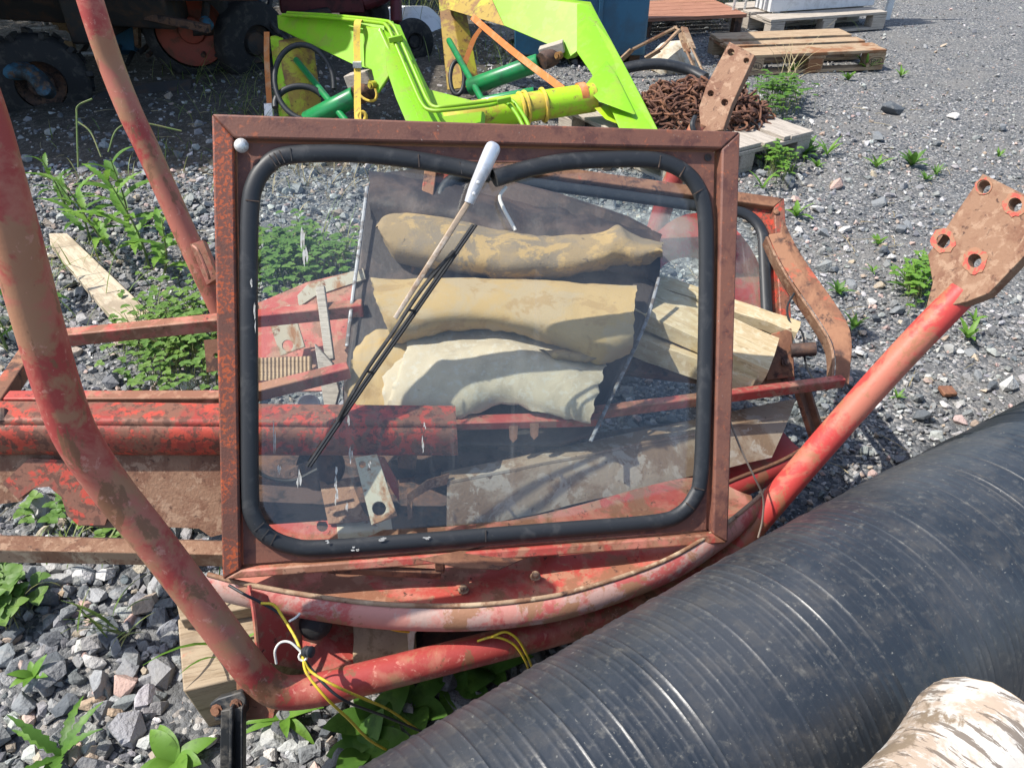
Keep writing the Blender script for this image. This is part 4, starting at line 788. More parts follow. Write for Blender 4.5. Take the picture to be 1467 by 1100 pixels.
birch_log('birch log with peeling white bark lying on top against the black pipe', LA, LA + LD.normalized() * .55, .094, 1)
birch_log('lower birch log on the ground beside the black pipe, under the top log', Vector((LA.x, LA.y, .10)) + LS * .05 + LD.normalized() * .12, Vector((LA.x, LA.y, .10)) + LS * .05 + LD.normalized() * .68, .098, 2)
birch_log('outer birch log on the ground next to the lower one', Vector((LA.x, LA.y, .10)) + LS * .26 + LD.normalized() * .02, Vector((LA.x, LA.y, .10)) + LS * .26 + LD.normalized() * .62, .098, 3)
birch_log('middle birch log wedged under the top log', Vector((LA.x, LA.y, .265)) + LS * .14 + LD.normalized() * .1, Vector((LA.x, LA.y, .265)) + LS * .14 + LD.normalized() * .66, .096, 4)
# plank lying in the weeds on the left
wood('wood_plank', (.50, .42, .31), G(205, 470, .03) - G(70, 330, .03), (.36, .29, .2), [((.3, .24, .17), 6, .5, .7)], .9, 9)
mb = MB(); mb.prism([G(70, 334, .06), G(96, 334, .06), G(250, 480, .06), G(180, 480, .06), G(72, 350, .06)], Vector((0, 0, -.03))); setp(obj('plank', mb, 'wood_plank', bevel=.003), 'weathered plank lying in the weeds left of the scrap', 'plank')
mb = MB(); mb.box(G(1345, 568, 0) + Vector((-.0, -.02, .012)), G(1345, 568, 0) + Vector((.045, .025, .028))); setp(obj('brick_chip', mb, 'rust_brown', bevel=.004), 'small flat reddish chip lying on the gravel near the black pipe', 'chip')

# ------------------------------------------------------------------ LIME GREEN FRONT LOADER lying on the ground
ld = thing('front_loader', 'lime green tractor front loader with two bent arms lying on the gravel', 'loader', G(760, 200, 0))
def lside(px, dpt, mat, name, th=.11, bev=.006):
    """box section arm: side outline in the picture with a depth for each corner, thickness to the back right"""
    mb = MB(); a = [P(x, y, d) for (x, y), d in zip(px, dpt)]; mb.prism(a, Vector((.085, .07, 0)) * (th / .11)); return obj(name, mb, mat, ld, bevel=bev)
# left arm
lside([(396, 22), (470, 27), (549, 33), (560, 60), (567, 96), (530, 100), (506, 93), (440, 62), (398, 42)], [4.75, 4.52, 4.28, 4.24, 4.22, 4.28, 4.33, 4.55, 4.74], 'lime', 'arm', .07)
lside([(519, 38), (543, 41), (568, 93), (540, 135), (532, 101), (521, 96)], [4.25, 4.17, 4.14, 4.18, 4.2, 4.23], 'lime', 'elbow_plate', .02)
lside([(549, 34), (563, 38), (590, 100), (618, 158), (640, 200), (600, 215), (585, 185), (566, 140), (553, 100)], [4.2, 4.2, 4.12, 4.03, 3.96, 3.96, 4.0, 4.06, 4.12], 'lime', 'boom', .05)
mb = MB(); mb.prism([P(612, 128, 4.12), P(690, 148, 4.06), P(700, 162, 4.02), P(630, 170, 4.02)], Vector((.02, .02, -.01))); obj('gusset', mb, 'lime', ld)
mb = MB(); mb.prism([P(628, 168, 3.98), P(690, 160, 4.0), P(688, 185, 3.98), P(640, 200, 3.95)], Vector((.02, .02, -.01))); obj('gusset', mb, 'lime', ld)
mb = MB(); mb.tube([P(640, 180, 4.08), P(680, 166, 4.08), P(850, 140, 4.22)], .078, 24); obj('cross_tube', mb, 'lime_worn', ld, smooth=60)
mb = MB(); mb.tube([P(828, 141, 4.2), P(838, 139.5, 4.208)], .0795, 24); obj('tape_band', mb, 'strap_orange', ld, smooth=60)
# right arm
lside([(636, -18), (740, -6), (835, 5), (852, 38), (846, 60), (812, 86), (788, 66), (722, 38), (640, 14)], [5.25, 4.9, 4.56, 4.5, 4.5, 4.58, 4.64, 4.9, 5.22], 'lime', 'arm', .07)
lside([(636, -17.5), (700, -10), (722, 37.5), (640, 13.5)], [5.24, 5.02, 4.89, 5.21], 'yellow_worn', 'worn_arm_end', .004)
lside([(826, 6), (838, 9), (866, 60), (902, 128), (952, 228), (908, 238), (878, 165), (846, 105), (826, 76)], [4.5, 4.48, 4.38, 4.18, 3.86, 3.86, 4.1, 4.3, 4.42], 'lime', 'boom', .06)
lside([(836, 124), (866, 88), (878, 104), (908, 165), (858, 146)], [4.2, 4.26, 4.2, 4.02, 4.1], 'lime', 'elbow_plate', .02)
mb = MB(); mb.prism([P(846, 150, 4.18), P(905, 168, 4.16), P(905, 186, 4.12), P(868, 172, 4.14)], Vector((.05, .06, 0))); obj('bucket_bracket', mb, 'lime_worn', ld, bevel=.004)
for x, y, d in ((533, 122, 4.17), (800, 80, 4.5), (845, 140, 4.2)):
    mb = MB(); mb.lathe(P(x, y, d), Vector((-.6, -.78, .1)), [(.022, -.02), (.022, .012), (.013, .012), (.013, .022)], 12); obj('pin', mb, 'yellow_worn', ld)
# hydraulic lines along the left boom
for dx, dy in ((0, 0), (7, -3)):
    pts = [(405 + dx, 22 + dy, 4.68), (470 + dx, 26 + dy, 4.46), (540 + dx * .8, 33 + dy, 4.2), (554 + dx, 38 + dy, 4.14), (563 + dx * 1.2, 55 + dy, 4.1), (590 + dx * 1.3, 118 + dy, 4.0), (604 + dx * 1.3, 148 + dy, 3.94), (616 + dx, 158 + dy * 1.5, 3.91), (640, 158 + dy * 1.8, 3.9), (700, 151 + dy * 1.8, 3.94), (722 + dx, 146 + dy, 3.96), (736 + dx, 158 + dy, 3.94), (748 + dx * 1.2, 178, 3.92), (756 + dx, 200, 3.90)]
    mb = MB(); mb.tube(crom([P(*q) for q in pts], 6), .0105, 8); obj('hydraulic_line', mb, 'lime', ld, smooth=60)
for x, y, d in ((563, 58, 4.07), (718, 146, 3.92)): mb = MB(); mb.bar(P(x - 6, y, d), P(x + 14, y - 4, d), .022, .03); obj('pipe_clamp', mb, 'lime', ld, bevel=.004)
def cyl(name, a, b, r, mat): mb = MB(); mb.tube([a, a.lerp(b, .02), a.lerp(b, .98), b], [r * .9, r, r, r * .9], 18); return obj(name, mb, mat, ld, smooth=50)
cyl('ram', P(440, 174, 4.5), P(510, 138, 4.36), .056, 'green_dark'); cyl('ram_rod', P(424, 86, 4.72), P(505, 185, 4.3), .02, 'green_dark')
cyl('ram', P(672, 126, 4.78), P(772, 90, 4.60), .054, 'green_dark'); cyl('ram_rod', P(643, 58, 5.1), P(692, 146, 4.62), .02, 'green_dark'); cyl('ram', P(690, 146, 4.45), P(765, 132, 4.4), .028, 'green_dark')
for x, y, d in ((520, 133, 4.34), (786, 84, 4.58)): mb = MB(); mb.lathe(P(x, y, d), Vector((.75, .5, .2)), [(.05, -.05), (.055, -.03), (.055, .03), (.05, .05)], 16); obj('ram_eye', mb, 'rust_dark', ld)
lside([(398, 58), (424, 60), (440, 178), (414, 180)], [4.75, 4.75, 4.72, 4.72], 'yellow_worn', 'mount_post', .12); lside([(386, 52), (398, 56), (414, 180), (400, 178)], [4.78, 4.76, 4.7, 4.7], 'lime_worn', 'mount_post', .04)
lside([(626, -18), (642, -16), (668, 126), (640, 130)], [5.28, 5.26, 5.2, 5.2], 'yellow_worn', 'mount_post', .12)
def loop(cx, cy, rx, ry, d, r, mat, name, par, a0=0, a1=360, rot=0):
    pts = []
    for i in range(33):
        a = R(a0 + (a1 - a0) * i / 32); u, v = rx * math.cos(a), ry * math.sin(a); c, s = math.cos(R(rot)), math.sin(R(rot)); pts.append(P(cx + u * c - v * s, cy + u * s + v * c, d + .05 * i / 32))
    mb = MB(); mb.tube(pts, r, 8); return obj(name, mb, mat, par, smooth=60)
loop(436, 118, 42, 54, 4.45, .016, 'rubber', 'hose', ld, 60, 380, -12); loop(430, 150, 36, 26, 4.48, .02, 'rubber', 'hose', ld, 170, 330); loop(655, 112, 10, 24, 5.0, .015, 'rubber', 'hose', ld)
mb = MB(); mb.bar(P(500, 116, 4.36), P(534, 108, 4.30), .09, .07); setp(obj('timber_offcut', mb, 'wood_grey', bevel=.004), 'weathered wood offcut wedged under the strapped loader arm', 'timber')
mb = MB(); mb.bar(P(774, 76, 4.60), P(808, 66, 4.56), .09, .06); setp(obj('timber_offcut', mb, 'wood_grey', bevel=.004), 'weathered wood offcut wedged by the unstrapped loader elbow', 'timber')
def strap(name, label, pts, w, mat, upv=None):
    t = thing(name, label, 'strap', P(*pts[-1])); c = crom([P(*q) for q in pts], 6); mb = MB(); sd = RT * w / 2
    if upv: sd = Vector(upv) * w / 2
    L_ = [p - sd for p in c]; R_ = [p + sd for p in c]; mb.grid([L_, R_], [[p + FW * .003 for p in L_], [p + FW * .003 for p in R_]]); obj('webbing', mb, mat, t, smooth=40); return t
t = strap('lashing_strap', 'yellow lashing strap wrapped over the lime green loader arm', [(516, 28, 4.30), (512, 33, 4.19), (511, 60, 4.2), (512, 100, 4.2), (512, 150, 4.18), (513, 182, 4.16)], .038, 'strap_yellow')
mb = MB(); mb.bar(P(506, 93, 4.19), P(518, 93, 4.19), .03, .03); obj('buckle', mb, 'zinc', t); loop(518, 168, 6, 7, 4.15, .012, 'strap_yellow', 'knot', t); loop(524, 128, 12, 20, 4.24, .008, 'strap_yellow', 'tail', t, -20, 200, -40)
t = strap('lashing_strap', 'orange lashing strap hanging in the shade by the mount post', [(382, 46, 4.7), (382, 80, 4.7), (384, 120, 4.68), (386, 150, 4.66)], .034, 'strap_orange')
mb = MB(); mb.bar(P(385, 150, 4.65), P(386, 172, 4.64), .05, .03, FW); obj('ratchet', mb, 'zinc', t)
strap('lashing_strap', 'long faded orange strap stretched from post to cross tube', [(676, 24, 4.95), (692, 38, 4.85), (740, 78, 4.6), (806, 128, 4.2)], .04, 'strap_orange', (.55, 0, .83)); strap('lashing_strap', 'short orange strap tied down beside the long faded one', [(690, 40, 4.88), (678, 58, 4.9), (664, 96, 4.95)], .035, 'strap_orange')
t = thing('rope_ties', 'yellow rope wound round the loader cross tube', 'rope', P(770, 150, 4.1))
for x, y in ((746, 157), (753, 155), (778, 151)):
    c = P(x, y, 4.08 + (x - 680) * .0008); ax = (P(850, 140, 4.22) - P(680, 166, 4.08)).normalized(); u = ax.cross(Vector((0, 0, 1))).normalized(); mb = MB(); mb.tube(circ(c, u, ax.cross(u), .085, 20), .010, 6, closed=True); obj('turn', mb, 'strap_yellow', t)
wood('wood_long', (.42, .38, .32), P(940, 192, 4.1) - P(800, 162, 4.35), (.3, .26, .22))
mb = MB(); mb.bar(G(792, 160, .05), G(960, 204, .05), .09, .035); setp(obj('board', mb, 'wood_long', bevel=.003), 'grey weathered board lying under the loader elbow', 'board')

# ------------------------------------------------------------------ OLD MACHINES IN THE SHADE, top left
def wheel(t, c, ax, r, w, rimmat, dish=.6, tread=0):
    ax = Vector(ax).normalized(); mb = MB()
    mb.lathe(c, ax, [(r * dish, -w / 2), (r * .9, -w / 2), (r * .98, -w * .38), (r, -w * .2), (r, w * .2), (r * .98, w * .38), (r * .9, w / 2), (r * dish, w / 2)], 36, cap=False); ty = obj('tyre', mb, 'tyre', t, smooth=50)
    if tread:
        mb = MB(); u = ax.cross(Vector((0, 0, 1))).normalized(); v = ax.cross(u)
        for i in range(tread):
            a = 2 * math.pi * i / tread; q = Vector(c) + (u * math.cos(a) + v * math.sin(a)) * r; tn = (-u * math.sin(a) + v * math.cos(a)); s = 1 if i % 2 else -1
            mb.bar(q, q + ax * s * w * .48 + tn * r * .12, .03, .04, u * math.cos(a) + v * math.sin(a))
        obj('lug', mb, 'tyre', ty)
    mb = MB(); mb.lathe(c, ax, [(r * dish, -w * .3), (r * dish * .98, w * .34), (r * dish * .85, w * .2), (r * .3, w * .12), (r * .26, w * .3), (r * .1, w * .34)], 30); obj('rim', mb, rimmat, t, smooth=40)
mc = thing('harvester', 'old blue farm machine with a bent axle arm parked in the shade', 'machine', (-3.3, 6.1, 0))
mb = MB(); mb.box((-5.6, 4.62, .95), (-2.3, 7.4, 2.6)); obj('hopper', mb, 'blue_machine', mc, bevel=.06)
mb = MB(); mb.box((-5.6, 3.85, .45), (-3.6, 4.6, 2.9)); obj('shade_block', mb, 'blue_machine', mc, bevel=.06)  # unseen box added beyond the left edge to shade the ground
mb = MB(); mb.box((-4.2, 5.6, .55), (-1.7, 5.9, .8)); mb.box((-4.2, 6.6, .5), (-1.6, 6.9, .8)); mb.box((-3.0, 5.5, .3), (-2.8, 6.9, .95)); obj('chassis', mb, 'dark_machine', mc, bevel=.02)
mb = MB(); mb.hexa([(-3.6, 5.7, .42), (-2.35, 5.7, .35), (-2.35, 7.0, .35), (-3.6, 7.0, .42), (-4.0, 5.3, 1.0), (-2.3, 5.3, 1.0), (-2.3, 7.0, 1.0), (-4.0, 7.0, 1.0)]); obj('underbody', mb, 'dark_machine', mc, bevel=.02)
wheel(mc, P(58, 118, 5.0), (.5, -.86, 0), .30, .2, 'rust_dark', .5, 22)
mb = MB(); mb.tube(crom([P(-60, 108, 4.9), P(0, 104, 4.85), P(38, 103, 4.82), P(56, 116, 4.8), P(68, 132, 4.8)], 6), .055, 12); mb.lathe(P(66, 129, 4.78), -FW, [(.05, -.03), (.05, .03), (.02, .04)], 14); obj('axle_arm', mb, 'blue_machine', mc, smooth=50)
mb = MB(); mb.prism([P(168, 25, 5.6), P(190, 20, 5.6), P(192, 72, 5.65), P(165, 72, 5.65)], FW * .08); obj('side_panel', mb, 'blue_box', mc)
mb = MB(); mb.prism([P(188, 22, 5.58), P(197, 20, 5.58), P(198, 64, 5.6), P(193, 66, 5.6)], FW * .05); obj('guide_panel', mb, 'rust_pale', mc)
mb = MB(); mb.prism([P(108, 168, 4.95), P(196, 146, 5.2), P(272, 132, 5.3), P(274, 112, 5.35), P(200, 120, 5.3), P(140, 132, 5.1)], FW * .25); obj('skid', mb, 'dark_machine', mc, bevel=.01)
for a, b in (((58, -5, 5.5), (75, 76, 5.5)), ((12, 0, 5.6), (22, 30, 5.6)), ((44, 42, 5.45), (82, 40, 5.45)), ((80, 82, 5.5), (140, 76, 5.6))): mb = MB(); mb.tube([P(*a), P(*b)], .018, 8); obj('stay', mb, 'zinc', mc)
mb = MB(); mb.bar(P(168, 14, 5.2), P(300, 42, 5.15), .05, .05); obj('draw_bar', mb, 'rust_dark', mc, bevel=.004)
wood('wood_shade', (.36, .25, .14), (.3, 1, 0), (.25, .17, .1))
for i, q in enumerate([[(66, 22), (90, 12), (98, 42), (78, 40)], [(80, 10), (104, 4), (112, 48), (96, 46)], [(70, 54), (104, 60), (106, 72), (76, 70)]]):
    mb = MB(); mb.prism([P(x, y, 5.7) for x, y in q], FW * .04); setp(obj('board', mb, 'wood_shade', bevel=.003), 'tan board stowed in the framework of the blue machine', 'board', 'boards in the blue machine')
dr = thing('seed_drill', 'dark implement with a rusty red disc wheel, standing in the shade', 'implement', G(300, 100, 0))
mb = MB(); mb.box((-2.28, 6.1, .85), (-1.25, 7.6, 2.1)); obj('shade_box', mb, 'dark_machine', dr, bevel=.03)  # high body out of view, added over the implement to cast more shade
wheel(dr, P(275, 42, 5.55), (.25, -.97, 0), .335, .2, 'disc_red', .74); wheel(dr, P(362, 62, 5.7), (.8, -.6, 0), .30, .16, 'dark_machine', .45); wheel(dr, P(342, 45, 6.0), (.8, -.6, 0), .26, .14, 'dark_machine', .45)
mb = MB(); mb.tube([P(275, 42, 5.5), P(362, 40, 5.75), P(470, 20, 6.2)], .05, 12); mb.tube([P(292, 38, 5.35), P(300, -30, 5.5)], .03, 8); mb.tube([P(330, 50, 5.6), P(326, -40, 5.7)], .05, 8); obj('axle', mb, 'dark_machine', dr)
mb = MB(); mb.lathe(P(296, 34, 5.32), -FW, [(.04, -.03), (.04, .03), (.02, .04)], 12); obj('hub_bracket', mb, 'blue_machine', dr)
mb = MB(); mb.bar(P(400, 4, 6.1), P(520, 4, 6.3), .12, .14); mb.tube(crom([P(520, 4, 6.3), P(548, -6, 6.3), P(560, -20, 6.3)], 5), .07, 10); mb.tube([P(566, -40, 6.2), P(568, 34, 6.2)], .05, 10); obj('red_frame', mb, 'maroon', dr, bevel=.01)
rt = random.Random(4)
for i in range(16):
    x = 120 + i * 18 + rt.uniform(-6, 6); d = 5.9 + rt.uniform(-.3, .3); q = [P(x, -30, d), P(x + rt.uniform(-8, 8), 30, d), P(x + rt.uniform(6, 22), 60, d), P(x + rt.uniform(-6, 8), 82 + rt.uniform(-8, 14), d - .1)]
    mb = MB(); mb.tube(crom(q, 5), .018, 7); obj('tine', mb, ['dark_machine', 'rust_dark', 'blue_machine', 'rubber_old'][i % 4], dr, smooth=60)
for i in range(5):
    mb = MB(); mb.bar(P(110 + i * 50, -8 + i * 3, 5.9), P(330 + i * 20, 8 + i * 12, 6.1), .05, .07); obj('cross_bar', mb, ['dark_machine', 'blue_machine', 'rust_dark'][i % 3], dr, bevel=.004)
wheel(dr, P(522, 20, 6.5), (-.3, -.95, 0), .22, .12, 'dark_machine', .5)
cw = thing('coulter_wheel', 'black disc wheel leaning by the white sheet', 'wheel', G(596, 88, 0)); wheel(cw, P(592, 60, 6.0), (.55, -.82, .1), .17, .08, 'tyre', .4)
rows = []
for j in range(12):
    v = j / 11; r = []
    for i in range(16): u = i / 15; x = 546 + 92 * u; y = 8 + 20 * (2 * u - .9) ** 2 + 62 * v; r.append(wob(P(x, y, 7.0 - .5 * v), 5, .07))
    rows.append(r)
mb = MB(); mb.grid(rows, [[p + FW * .01 for p in r] for r in rows]); setp(obj('white_tarp', mb, 'white_sheet', smooth=50), 'crumpled white plastic sheet beyond the loader', 'tarp')

# ------------------------------------------------------------------ BLUE BOX, PALLETS, RUSTY TABLE, BUCKET, CHAIN
bx = thing('blue_container', 'dark blue steel container behind the loader', 'container', Vector((.66, 6.5, 0)))
mb = MB(); mb.box((.02, 6.15, .08), (1.02, 7.1, 1.5)); obj('body', mb, 'blue_box', bx, bevel=.015)
for x in (.3, .66): mb = MB(); mb.box((x - .015, 6.125, .1), (x + .015, 6.152, 1.48)); obj('rib', mb, 'blue_box', bx, bevel=.004)
for x in (.1, .95): mb = MB(); mb.box((x - .04, 6.2, 0), (x + .04, 7.05, .078)); obj('foot', mb, 'dark_machine', bx)
def pallet(label, loc, rz, L, W, mat, mat_y, n=5, text=False, name='pallet', group=None):
    t = thing(name, label, 'pallet', loc, rz, group); hh = .144; sw = .7 * W / n; bh = .078
    rj = random.Random(int(L * 1000 + rz * 100))
    def bxp(nm, a, b, m): mb = MB(); mb.box(a, b); return obj(nm, mb, m, t, bevel=.003, local=True)
    for i in range(n):
        wv_ = .145 * W / .8 if i in (0, n // 2, n - 1) else .1 * W / .8; yc = wv_ / 2 + (W - wv_) * i / (n - 1) if i in (0, n - 1) else W * i / (n - 1); e = rj.uniform(-.008, .008); z = rj.uniform(0, .003)
        bxp('slat', (e, yc - wv_ / 2, hh - .022 + z), (L + e, yc + wv_ / 2, hh + z), mat)
    for i in range(3):
        xc = .0725 + (L - .145) * i / 2; bxp('cross_board', (xc - .0725, .003, hh - .0445), (xc + .0725, W - .003, hh - .0225), mat_y)
        for j in range(3):
            yc = .05 + (W - .1) * j / 2; b = bxp('block', (xc - (.07 if i != 1 else .06), yc - .05, .0225), (xc + (.07 if i != 1 else .06), yc + .05, hh - .045), mat)
            if text and j == 0 and i != 1:
                cu = bpy.data.curves.new('mark', 'FONT'); cu.body = 'EPAL'; cu.size = .042; cu.align_x = 'CENTER'; cu.align_y = 'CENTER'; cu.extrude = .0006
                tmp = bpy.data.objects.new('tmp', cu); col.objects.link(tmp); bpy.context.view_layer.update()
                me = bpy.data.meshes.new_from_object(tmp.evaluated_get(bpy.context.evaluated_depsgraph_get())); bpy.data.objects.remove(tmp)
                me.materials.clear(); me.materials.append(MATS['dark_machine']); mo = bpy.data.objects.new('stamp', me); col.objects.link(mo); mo.parent = b; mo.rotation_euler = (R(90), 0, 0); mo.location = (xc, yc - .0508, .062)
                mb = MB(); mb.tube([Vector((xc + .058 * math.cos(2 * math.pi * k / 28), yc - .0508, .062 + .03 * math.sin(2 * math.pi * k / 28))) for k in range(28)], .0022, 6, closed=True); obj('stamp_ring', mb, 'dark_machine', b, local=True)
    for j in range(3):
        yc = .05 + (W - .1) * j / 2; bxp('runner', (.004, yc - .05, 0), (L - .004, yc + .05, .022), mat)
    return t
pallet('bare brown wooden pallet with stamped corner blocks on the gravel', (1.72, 5.86, .005), R(9.5), 1.12, .74, 'wood_tan', 'wood_tan_y', 5, True)
pallet('weathered grey wooden pallet carrying the rusty chain', (1.66, 4.17, .005), math.atan2(.857, -.515), 1.1, .95, 'wood_grey', 'wood_grey', 7)
wp = pallet('grey pallet loaded with white panels at the yard edge', (2.25, 7.12, .005), R(17), 1.2, .8, 'wood_grey', 'wood_grey', 5)
pn = thing('panel_stack', 'stack of white profiled panels standing on the pallet at the yard edge', 'panels', (2.6, 7.6, .16), R(17))
for i in range(4):
    mb = MB(); mb.box((-.35, -.12 + i * .07, 0), (.75, -.075 + i * .07, .85)); obj('panel', mb, 'white_sheet', pn, bevel=.004, local=True)
for i, (x, y) in enumerate(((1107, 44), (1269, 29))):
    p = G(x, y, 0); mb = MB(); mb.box((p.x - .03, p.y - .02, 0), (p.x + .03, p.y + .02, 1.1)); setp(obj('white_post', mb, 'white_paint', bevel=.004), 'white wooden post standing at the corner of the panel pallet', 'post', 'posts at the panel pallet')
for i, x in enumerate((1045, 1062, 1082)):
    p = G(x, 40 - i * 6 + 4, 0); mb = MB(); mb.tube([Vector((p.x, p.y, 0)), Vector((p.x + .03, p.y, 1.2))], .012, 8); setp(obj('thin_post', mb, 'zinc'), 'thin pale metal stake standing behind the rusty table', 'stake', 'stakes behind the rusty table')
tbm = thing('rusty_table', 'low platform with a rusty red plank top beyond the pallets', 'platform', G(990, 52, 0), R(12))
for i in range(5): mb = MB(); mb.box((-.5, -.05 + i * .155, .14), (.48, .095 + i * .155, .17)); obj('plank', mb, 'wood_red', tbm, bevel=.003, local=True)
for x, y in ((-.45, 0), (.4, 0), (-.45, .6), (.4, .6)): mb = MB(); mb.box((x, y, 0), (x + .07, y + .07, .139)); obj('leg', mb, 'rust_dark', tbm, local=True)
bk_ = thing('plough_body', 'rusty strap frame over a pale rounded lump on the ground', 'implement', G(960, 105, 0))
rows = []
c = G(962, 100, .0)
for j in range(12):
    v = j / 11 * math.pi / 2; rows.append([wob(c + Vector((.20 * math.cos(v) * math.cos(2 * math.pi * i / 28), .16 * math.cos(v) * math.sin(2 * math.pi * i / 28), .20 * math.sin(v))), 8, .03) for i in range(29)])
mb = MB(); mb.grid(rows); obj('lump', mb, 'stump', bk_, smooth=60)
for pts in ([(890, 86, 5.5), (905, 72, 5.45), (968, 40, 5.5), (980, 48, 5.45)], [(925, 84, 5.4), (945, 72, 5.35), (972, 44, 5.45)], [(980, 40, 5.4), (992, 70, 5.3), (1010, 108, 5.25)], [(974, 44, 5.45), (985, 75, 5.35), (1000, 108, 5.3)]):
    mb = MB(); q = [P(*e) for e in pts]
    for a, b in zip(q, q[1:]): mb.bar(a, b, .05, .012, UP)
    obj('strap', mb, 'rust_pale', bk_)
mb = MB(); mb.tube(crom([P(880, 104, 5.1), P(905, 96, 5.1), P(945, 92, 5.1), P(985, 100, 5.1), P(1010, 112, 5.05)], 6), .05, 12, flat=.7); setp(obj('black_hose', mb, 'rubber', smooth=60), 'thick black hose lying behind the chain heap', 'hose')
def chain():
    mb = MB(); c = G(998, 172, .15); rd = random.Random(5)
    for i in range(420):
        a = rd.uniform(0, 2 * math.pi); r = math.sqrt(rd.random()); h = (1 - r ** 2.2) * .18
        p = c + Vector((math.cos(a) * r * .42, math.sin(a) * r * .27 + .05, h + rd.uniform(-.05, .012)))
        M = Matrix.Rotation(rd.uniform(0, 6.3), 3, 'Z') @ Matrix.Rotation(rd.gauss(0, .6), 3, 'X') @ Matrix.Rotation(rd.gauss(0, .6), 3, 'Y')
        pts = []
        for k in range(10):
            t_ = 2 * math.pi * k / 10; q = Vector((math.cos(t_) * .040 + (.016 if math.cos(t_) > 0 else -.016), math.sin(t_) * .026, 0)); pts.append(p + M @ q)
        mb.tube(pts, .0068, 5, closed=True)
    return mb
ct = thing('chain_heap', 'heap of rusty brown chain piled on the grey pallet', 'chain', G(998, 172, .15)); o = obj('links', chain(), 'chain', ct, smooth=60); o['kind'] = 'stuff'

# ------------------------------------------------------------------ PLANTS
def leaf(mb, base, d, L, w, droop=.5, lobes=0, fold=.25, n=8, nrm=(0, 0, 1), shape=1.0):
    d = Vector(d).normalized(); up = Vector(nrm); sd = d.cross(up)
    if sd.length < 1e-3: sd = Vector((1, 0, 0))
    sd.normalize(); up = sd.cross(d).normalized(); k = len(mb.v); p = Vector(base); cur = d.copy(); vs = []
    for i in range(n + 1):
        t = i / n; ww = w * (math.sin(math.pi * min(1, t ** shape * .94 + .06)) ** .8)
        if lobes: ww *= (1.1 if i % 2 else .64)
        if i == n: ww = .0005
        uu = sd.cross(cur).normalized(); back = -cur * (L / n * .35 if lobes and i % 2 else 0)
        vs += [p - sd * ww + uu * ww * fold + back, p.copy(), p + sd * ww + uu * ww * fold + back]
        cur = (cur + Vector((0, 0, -droop / n))).normalized(); p = p + cur * (L / n)
    fs = []
    for i in range(n): a = i * 3; fs += [(a, a + 1, a + 4, a + 3), (a + 1, a + 2, a + 5, a + 4)]
    mb.add(vs, fs)
def rosette(name, label, c, n, L, w, lobes, mat, rise=.7, group=None, seed=0, parts=True, droop=.9, shape=.8):
    rd = random.Random(seed); c = Vector(c)
    if parts:
        t = thing(name, label, 'plant', c, 0, group)
        for i in range(n):
            a = 2 * math.pi * i / n + rd.uniform(-.4, .4); mb = MB(); leaf(mb, c, (math.cos(a), math.sin(a), rise * rd.uniform(.6, 1.5)), L * rd.uniform(.65, 1.1), w * rd.uniform(.75, 1.1), droop * rd.uniform(.6, 1.3), lobes, .25, 14 if lobes else 8, shape=shape); obj('leaf', mb, mat, t, smooth=50)
        return t
    mb = MB()
    for i in range(n):
        a = 2 * math.pi * i / n + rd.uniform(-.5, .5); leaf(mb, c, (math.cos(a), math.sin(a), rise * rd.uniform(.5, 1.6)), L * rd.uniform(.6, 1.1), w * rd.uniform(.7, 1.1), droop, lobes, .25, 10 if lobes else 6, shape=shape)
    return setp(obj(name, mb, mat, smooth=50), label, 'plant', group)
def stalk(name, label, c, h, n, L, w, lobes, mat, seed=0, lean=(0, 0), group=None):
    rd = random.Random(seed); c = Vector(c); t = thing(name, label, 'plant', c, 0, group); top = c + Vector((lean[0], lean[1], h))
    pts = crom([c, c.lerp(top, .4) + Vector((rd.uniform(-.02, .02), rd.uniform(-.02, .02), 0)), top], 6); mb = MB(); mb.tube(pts, [.006 - .004 * i / (len(pts) - 1) for i in range(len(pts))], 6); obj('stem', mb, 'stem', t)
    for i in range(n):
        u = .12 + .88 * i / n; q = c.lerp(top, u); a = i * 2.4 + rd.uniform(-.4, .4); mb = MB(); s = 1.15 - .6 * u
        leaf(mb, q, (math.cos(a), math.sin(a), .55 + .9 * u), L * s * rd.uniform(.8, 1.15), w * s, .9, lobes, .3, 14 if lobes else 8, shape=.8); obj('leaf', mb, mat, t, smooth=50)
    return t
def grass(name, label, c, n, L, seed=0, spread=.05, mat='grass', group=None, w=.0028):
    rd = random.Random(seed); mb = MB()
    for i in range(n):
        a = rd.uniform(0, 6.3); b = Vector(c) + Vector((rd.gauss(0, spread), rd.gauss(0, spread), 0)); leaf(mb, b, (math.cos(a) * .5, math.sin(a) * .5, rd.uniform(.6, 1.5)), L * rd.uniform(.5, 1.15), w * rd.uniform(.7, 1.2), rd.uniform(.6, 1.8), 0, .2, 6, shape=.5)
    return setp(obj(name, mb, mat, smooth=50), label, 'grass', group)
